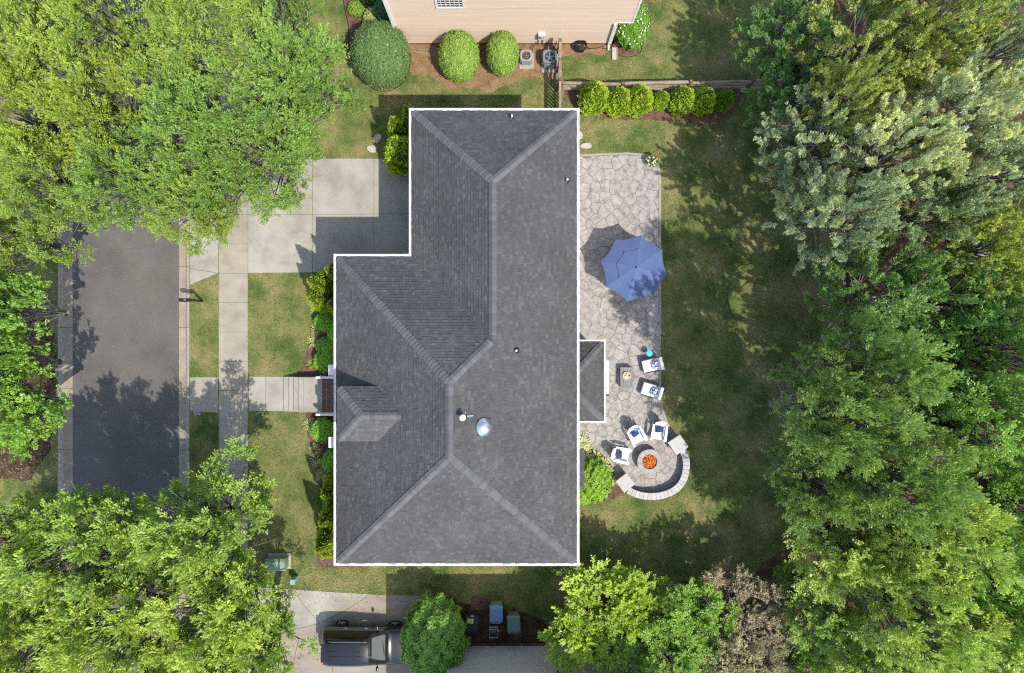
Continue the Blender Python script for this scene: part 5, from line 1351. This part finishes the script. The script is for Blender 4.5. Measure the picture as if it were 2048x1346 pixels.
shrub(762, 110, 108, 118, 2.9, (.066, .105, .042), 'largest dark green clipped hedge at the corner of the tan house', 'clipped_hedge', 'hedge', 'clipped hedges along the tan house', 1300, (.10, .055), 3, .03)
shrub(918, 113, 76, 90, 2.2, HED2, 'middle clipped hedge against the tan house wall', 'clipped_hedge', 'hedge', 'clipped hedges along the tan house', 1500, (.10, .055), 4, .03)
shrub(1005, 107, 60, 78, 2.0, HED2, 'smallest clipped hedge next to the rusty fan air conditioner', 'clipped_hedge', 'hedge', 'clipped hedges along the tan house', 1500, (.10, .055), 5, .03)
shrub(868, 1274, 116, 146, 3.2, (.10, .18, .04), 'round green bush over the nose of the parked car', 'round_bush', 'bush', None, 1100, (.13, .08), 6, .10)
shrub(1264, 46, 66, 96, 1.2, (.075, .145, .018), 'white flowering shrub at the right corner of the tan house', 'flowering_shrub', 'shrub', None, 1500, (.09, .05), 7, .07, (90, mat_petal))
shrub(1190, 960, 58, 78, 1.25, (.13, .205, .026), 'bright green shrub between the house wall and the stone pillar', 'shrub', 'shrub', None, 1500, (.085, .055), 8, .11)
shrub(1166, 990, 36, 36, .8, (.13, .205, .026), 'low bright green shrub against the house below the bright shrub', 'shrub', 'shrub', None, 1500, (.085, .055), 9, .1)
shrub(745, 40, 34, 48, .55, (.20, .215, .075), 'pale yellow green low shrub above the largest dark hedge', 'low_shrub', 'shrub', None, 1300, (.08, .06), 10, .12)
shrub(766, 22, 34, 46, .9, (.045, .095, .04), 'dark green shrub against the left end of the tan house', 'shrub', 'shrub', None, 1500, (.085, .055), 11, .08)
shrub(712, 17, 30, 28, .55, (.10, .155, .02), 'small lime green shrub near the top edge by the edging', 'low_shrub', 'shrub', None, 1500, (.08, .05), 12, .12)
shrub(738, -8, 60, 26, .8, (.045, .095, .04), 'dark shrub cut by the top edge left of the tan house', 'shrub', 'shrub', None, 1300, (.085, .055), 13, .08)
FS = 'shrubs along the front of the house'
for i, (px, py, w, h_, hg, lab) in enumerate([
    (650, 644, 42, 36, .9, 'rounded shrub in the front bed, second below the lime arborvitaes'),
    (654, 692, 40, 34, .9, 'rounded shrub in the front bed above the largest front shrub'),
    (650, 722, 42, 44, 1.0, 'largest rounded shrub just above the porch railing'),
    (672, 662, 30, 44, 1.3, 'dark rounded shrub tucked beneath the eave in the front bed'),
    (646, 860, 46, 46, 1.0, 'rounded shrub just below the porch railing'),
    (668, 922, 40, 50, 1.5, 'dark rounded shrub beneath the eave, first below the lower column'),
    (668, 985, 44, 56, 1.7, 'dark rounded shrub beneath the eave, second below the lower column'),
    (668, 1052, 40, 60, 1.9, 'dark rounded shrub beneath the eave, third below the lower column')]):
    shrub(px, py, w, h_, hg, (.11, .21, .03), lab, 'rounded_shrub', 'shrub', FS, 1500, (.085, .055), 20 + i, .07)

def arborvitae_mesh(seed, n=9000, tops=3):
    """unit plant about 1.4 m wide and 5 m tall, with several pointed leaders"""
    rs = np.random.default_rng(seed); P, D_, N_, T = [], [], [], []; cores = []
    lead = [(0, 0, 1., 1.)] + [(.30 * math.cos(a), .30 * math.sin(a), rs.uniform(.66, .9), rs.uniform(.55, .75)) for a in rs.random(tops) * 6.28]
    for lx, ly, lh, lw in lead:
        m = int(n * lw / sum(l[3] for l in lead)); t = 1 - np.sqrt(rs.random(m)); a = rs.random(m) * 2 * np.pi
        prof = .70 * lw * (np.clip(t / .16, 0, 1) ** .6) * (1 - np.clip((t - .16) / .84, 0, 1) ** 1.5)
        lump = 1 + .10 * np.sin(a * 5 + t * 22) + .07 * np.sin(a * 9 - t * 40)
        r_ = prof * lump * (1 + rs.normal(0, .03, m)); rd = np.stack([np.cos(a), np.sin(a), np.zeros(m)], 1)
        p = rd * r_[:, None] + np.stack([np.full(m, lx), np.full(m, ly), t * 5 * lh + .05], 1)
        P.append(p); dd = unit(rd * .55 + np.array([0, 0, 1.]) + rs.normal(0, .25, (m, 3))); D_.append(dd)
        N_.append(unit(rd + np.array([0, 0, .55]) + rs.normal(0, .45, (m, 3)))); T.append(.5 + .22 * np.sin(a * 5 + t * 22) + rs.normal(0, .14, m))
        cores.append((lx, ly, lh, lw))
    p, d, nn, t = map(np.concatenate, (P, D_, N_, T)); k = rs.uniform(.75, 1.3, len(p))
    me = leaf_mesh('foliage', p, d, nn, .15 * k, .075 * k, t); m = MB()
    for lx, ly, lh, lw in cores:
        m.lathe([(.70 * lw * .88 * (min(1, q / .16) ** .6) * (1 - max(0, (q - .16) / .84) ** 1.5), q * 5 * lh + .05) for q in np.linspace(.0, .97, 14)], 14, (lx, ly, 0))
    return me, m
ARB = []
for sd_ in (1, 2, 3):
    me_, m_ = arborvitae_mesh(sd_); t = thing('arborvitae', 'arborvitae', 'arborvitae', local=True)
    link('foliage', me_, t); m_.build('branches', mat_core, t, smooth=True); ARB.append([t, False])
LA = (.195, .25, .03)
def arb(i, u, v, wm, hm, label, group, col=LA, rz=None):
    t, used = ARB[i % 3]; p = pl(u, v); rz = random.uniform(0, 6) if rz is None else rz; sc = (wm / 1.4, wm / 1.4, hm / 5.)
    if not used: ARB[i % 3][1] = True; r = t; r.location = p; r.rotation_euler = (0, 0, rz); r.scale = sc; ch = kids(t); r['label'] = label; r['group'] = group
    else: r, ch = dup(t, p, rz, sc, label, group)
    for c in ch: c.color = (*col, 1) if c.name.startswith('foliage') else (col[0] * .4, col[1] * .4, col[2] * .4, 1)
GA = 'arborvitae row along the rail fence'
for i, (px, py, w, h_, lab) in enumerate([(1184, 207, 1.45, 2.6, 'large lime arborvitae at the left end of the row beside the gate'), (1233, 213, 1.3, 2.3, 'lime arborvitae second from the gate in the row'),
    (1272, 211, 1.35, 2.4, 'lime arborvitae third from the gate, merged with the one on its left'), (1317, 208, .85, 1.6, 'smallest lime arborvitae in the middle of the row'),
    (1357, 211, 1.25, 2.2, 'lime arborvitae right of the smallest one'), (1398, 211, 1.2, 2.2, 'lime arborvitae last but one before the shaded end'), (1440, 208, .95, 1.8, 'shaded green arborvitae at the right end of the row')]):
    arb(i, px - 1024, py - 673, w, h_, lab, GA, (.10, .185, .012) if i == 6 else LA)
GN = 'tall arborvitaes at the upper left corner of the house'
arb(0, -187, -402, 1.15, 4.4, 'northernmost tall lime arborvitae nearest to the roof corner', GN); arb(1, -212, -384, 1.25, 4.3, 'tall lime arborvitae in the middle of the three by the roof corner', GN)
arb(2, -208, -347, 1.7, 4.4, 'largest tall lime arborvitae just above the driveway corner', GN)
GW = 'lime arborvitaes between the driveway and the front bed'
arb(2, -352, -98, 1.25, 4.8, 'tall lime arborvitae at the end of the driveway, pointing farthest left', GW); arb(0, -322, -118, 1.15, 4.8, 'tall lime arborvitae at the end of the driveway closest to the eave', GW)
arb(1, -360, -72, 1.25, 4.2, 'lime arborvitae lowest of the three beside the driveway', GW); arb(0, -330, -58, 1.1, 3.6, 'shorter lime arborvitae against the house below the driveway', GW)
GS = 'lime arborvitaes at the lower left corner of the house'
arb(1, -338, 372, 1.5, 4.7, 'tall lime arborvitae at the lower left corner of the roof', GS); arb(2, -330, 325, 1.4, 4.9, 'tall arborvitae half under the eave above the lower left roof corner', GS)
arb(0, -345, 402, 1.2, 3.0, 'low lime arborvitae just past the lower left corner of the roof', GS); arb(1, -336, 285, 1.2, 4.0, 'arborvitae mostly under the eave, farthest from the lower left roof corner', GS)

def tuft(px, py, r, hgt, col, label, name, cat, group, nb=46, seed=1, w=.022):
    rs = np.random.default_rng(seed); p = at(px, py); P, D_, N_, T = [], [], [], []
    for _ in range(nb):
        a = rs.random() * 6.283; el = rs.uniform(.35, 1.25); L_ = r * rs.uniform(.7, 1.15); o = np.array([math.cos(a), math.sin(a), 0]); q = o * .02; tt = rs.uniform(.3, .95)
        for s in range(3):
            e = el - s * .45; d = o * math.cos(e) + np.array([0, 0, math.sin(e)]); nrm = -o * math.sin(e) + np.array([0, 0, math.cos(e)])
            P.append(q + d * L_ / 6 * 1.0); D_.append(d); N_.append(nrm); T.append(tt); q = q + d * L_ / 3
    P = np.array(P); P[:, 2] += .03; P[:, 2] *= hgt
    me = leaf_mesh('blades', P, np.array(D_), np.array(N_), r / 3 * 1.25, w * 1.7, np.array(T))
    o = bpy.data.objects.new(name, me); C.objects.link(o); o.location = p; o.color = (*col, 1); return tag(o, label, cat, group)
VG = (.20, .205, .10); LG = 'striped grassy plants in the front bed'
for i, (px, py, lab) in enumerate([(632, 614, 'striped grassy plant right below the lime arborvitaes'), (633, 660, 'striped grassy plant at the foot of the second rounded shrub'), (627, 683, 'striped grassy plant with its leaves over the lawn edge above the porch'), (622, 728, 'small grassy plant in the mulch just above the porch steps'),
    (620, 846, 'striped grassy plant right below the porch steps'), (633, 899, 'striped grassy plant second below the porch steps'), (634, 921, 'striped grassy plant third below the porch steps'), (645, 950, 'grassy plant in the house shadow below the others')]):
    tuft(px, py, .38 if i != 3 else .28, .8, VG if i != 3 else (.10, .15, .03), lab, 'grassy_plant', 'plant', LG, 40, 200 + i)
VV = 'variegated plants by the back corner of the patio'
for i, (px, py, lab) in enumerate([(1166, 884, 'variegated plant against the house wall nearest to the bay roof'), (1170, 905, 'variegated plant against the house wall above the bright shrub'), (1192, 914, 'variegated plant at the upper edge of the bright shrub'), (1205, 926, 'variegated plant between the bright shrub and the left adirondack chair'), (1213, 942, 'variegated plant left of the square pillar'), (1222, 956, 'variegated plant touching the square pillar')]):
    tuft(px, py, .42, .9, (.24, .24, .14), lab, 'variegated_plant', 'plant', VV, 56, 240 + i, .03)
p = at(1303, 325); pot = thing('flower_pot', 'potted plant with red and white flowers at the top corner of the patio', 'plant pot', (p.x, p.y, .04))
MB().lathe([(.11, 0), (.15, .22), (.165, .23), (.165, .27), (.14, .27), (.13, .22), (0, .21)], 20, (p.x, p.y, .042)).build('pot', mat_post, pot)
rs = np.random.default_rng(77); n = 260; v = unit(rs.normal(0, 1, (n, 3))); v[:, 2] = np.abs(v[:, 2]); q = v * rs.uniform(.12, .36, (n, 1)) + np.array([0, 0, .28])
f = link('leaves', leaf_mesh('leaves', q, v + rs.normal(0, .3, v.shape), unit(np.array([0, 0, 1.]) + rs.normal(0, .5, v.shape)), .12, .07, rs.uniform(.2, .8, n)), pot); f.color = (.06, .115, .02, 1)
for nm, m_, k in (('red_blossoms', mat_petalr, 22), ('white_blossoms', mat_petal, 12)):
    b_ = MB()
    for _ in range(k):
        vv = unit(rs.normal(0, 1, 3)); vv[2] = abs(vv[2]); c = Vector((p.x, p.y, .34)) + Vector(vv * rs.uniform(.25, .36)); r_ = rs.uniform(.025, .05)
        b_.add([c + Vector((r_ * math.cos(a), r_ * math.sin(a), .0 if i % 2 else .015)) for i, a in enumerate(np.linspace(0, 6.283, 9)[:-1])] + [c + Vector((0, 0, .03))], [(i, (i + 1) % 8, 8) for i in range(8)])
    b_.build(nm, m_, pot)

# ---------------------------------------------------------------- grass, litter
rs = np.random.default_rng(5)
HARD = [b for i, b in enumerate(BEDS) if i != 3] + [gp(q) for q in DRIVE + APRON + S_DRIVE] + SW_polys + [PATIO_W, gp([(379, 754), (437, 754), (437, 826), (379, 822)]), gp([(496, 752), (720, 752), (720, 824), (496, 824)]), LITTER, LITTER2,
        gp([(735, 535), (868, 535), (868, 295), (1121, 295), (1121, 1042), (740, 1042)])]
HARD += [[(x, y) for x, y in poly] for poly in (gp(((1231, 963), (1253, 946), (1271, 968), (1249, 986))), gp(((1335, 885), (1360, 869), (1377, 894), (1353, 910))), [tuple(q) for q in op])]
def scatter(n, x0, x1, y0, y1):
    X, Y = rs.uniform(x0, x1, n), rs.uniform(y0, y1, n); ok = np.ones(n, bool)
    for poly in HARD: ok &= ~inside(poly, X, Y)
    ok &= ~(inside(BEDS[3], X, Y) & (rs.random(n) > .4))
    return X[ok], Y[ok]
def blades(name, n, x0, x1, y0, y1):
    X, Y = scatter(n, x0, x1, y0, y1); n = len(X)
    a = rs.uniform(0, 6.283, n); L_ = rs.uniform(.05, .11, n); w = rs.uniform(.007, .014, n); lean = rs.uniform(.3, 1.1, n)
    v = np.empty((n, 3, 3)); sx, sy = -np.sin(a) * w, np.cos(a) * w
    v[:, 0] = np.stack([X - sx, Y - sy, np.zeros(n)], 1); v[:, 1] = np.stack([X + sx, Y + sy, np.zeros(n)], 1)
    v[:, 2] = np.stack([X + np.cos(a) * L_ * np.sin(lean), Y + np.sin(a) * L_ * np.sin(lean), L_ * np.cos(lean) * .7], 1)
    me = bpy.data.meshes.new(name); me.vertices.add(3 * n); me.vertices.foreach_set('co', v.reshape(-1).astype(np.float32))
    me.loops.add(3 * n); me.loops.foreach_set('vertex_index', np.arange(3 * n, dtype=np.int32)); me.polygons.add(n)
    me.polygons.foreach_set('loop_start', np.arange(0, 3 * n, 3, dtype=np.int32)); me.polygons.foreach_set('loop_total', np.full(n, 3, np.int32))
    at_ = me.attributes.new('tint', 'FLOAT', 'FACE'); at_.data.foreach_set('value', rs.uniform(.65, 1.3, n).astype(np.float32))
    me.materials.append(mat_blade); me.update(); o = link(name, me); return tag(o, kind='stuff')
blades('grass', 640000, xk1 + .02, at(1640, 0).x, at(0, 1300).y, at(0, -10).y)
blades('grass', 20000, at(-10, 0).x, xk0 - .02, at(0, 1000).y, at(0, 540).y)
X, Y = rs.normal(at(700, 0).x, 3.2, 700), rs.normal(at(0, 1165).y, .9, 700)
X2, Y2 = rs.uniform(at(690, 0).x, at(1100, 0).x, 420), rs.uniform(at(0, 215).y, at(0, 90).y, 420)
X3, Y3 = rs.uniform(at(130, 0).x, at(1000, 0).x, 260), rs.uniform(at(0, 1180).y, at(0, 420).y, 260)
X4, Y4 = rs.uniform(at(0, 0).x, at(120, 0).x, 900), rs.uniform(at(0, 970).y, at(0, 590).y, 900)
X, Y = np.concatenate([X, X2, X3, X4]), np.concatenate([Y, Y2, Y3, Y4]); n = len(X)
inroof = inside(gp([(725, 535), (725, 1057), (1137, 1057), (1137, 290), (851, 290), (851, 535)]), X, Y); X, Y = X[~inroof], Y[~inroof]; n = len(X)
a = rs.uniform(0, 6.283, n); Zf = np.where((X > xr0) & (X < xr1), -.09, .05)
me = leaf_mesh('fallen_leaves', np.stack([X, Y, Zf], 1), np.stack([np.cos(a), np.sin(a), rs.normal(0, .2, n)], 1), unit(np.array([0, 0, 1.]) + rs.normal(0, .3, (n, 3))), rs.uniform(.04, .10, n), rs.uniform(.02, .045, n), rs.uniform(.5, 1., n))
me.materials.clear(); me.materials.append(mat_fallen); tag(link('fallen_leaves', me), kind='stuff')
for o in bpy.data.objects:
    if 'base' in o: del o['base']
bpy.context.view_layer.update()
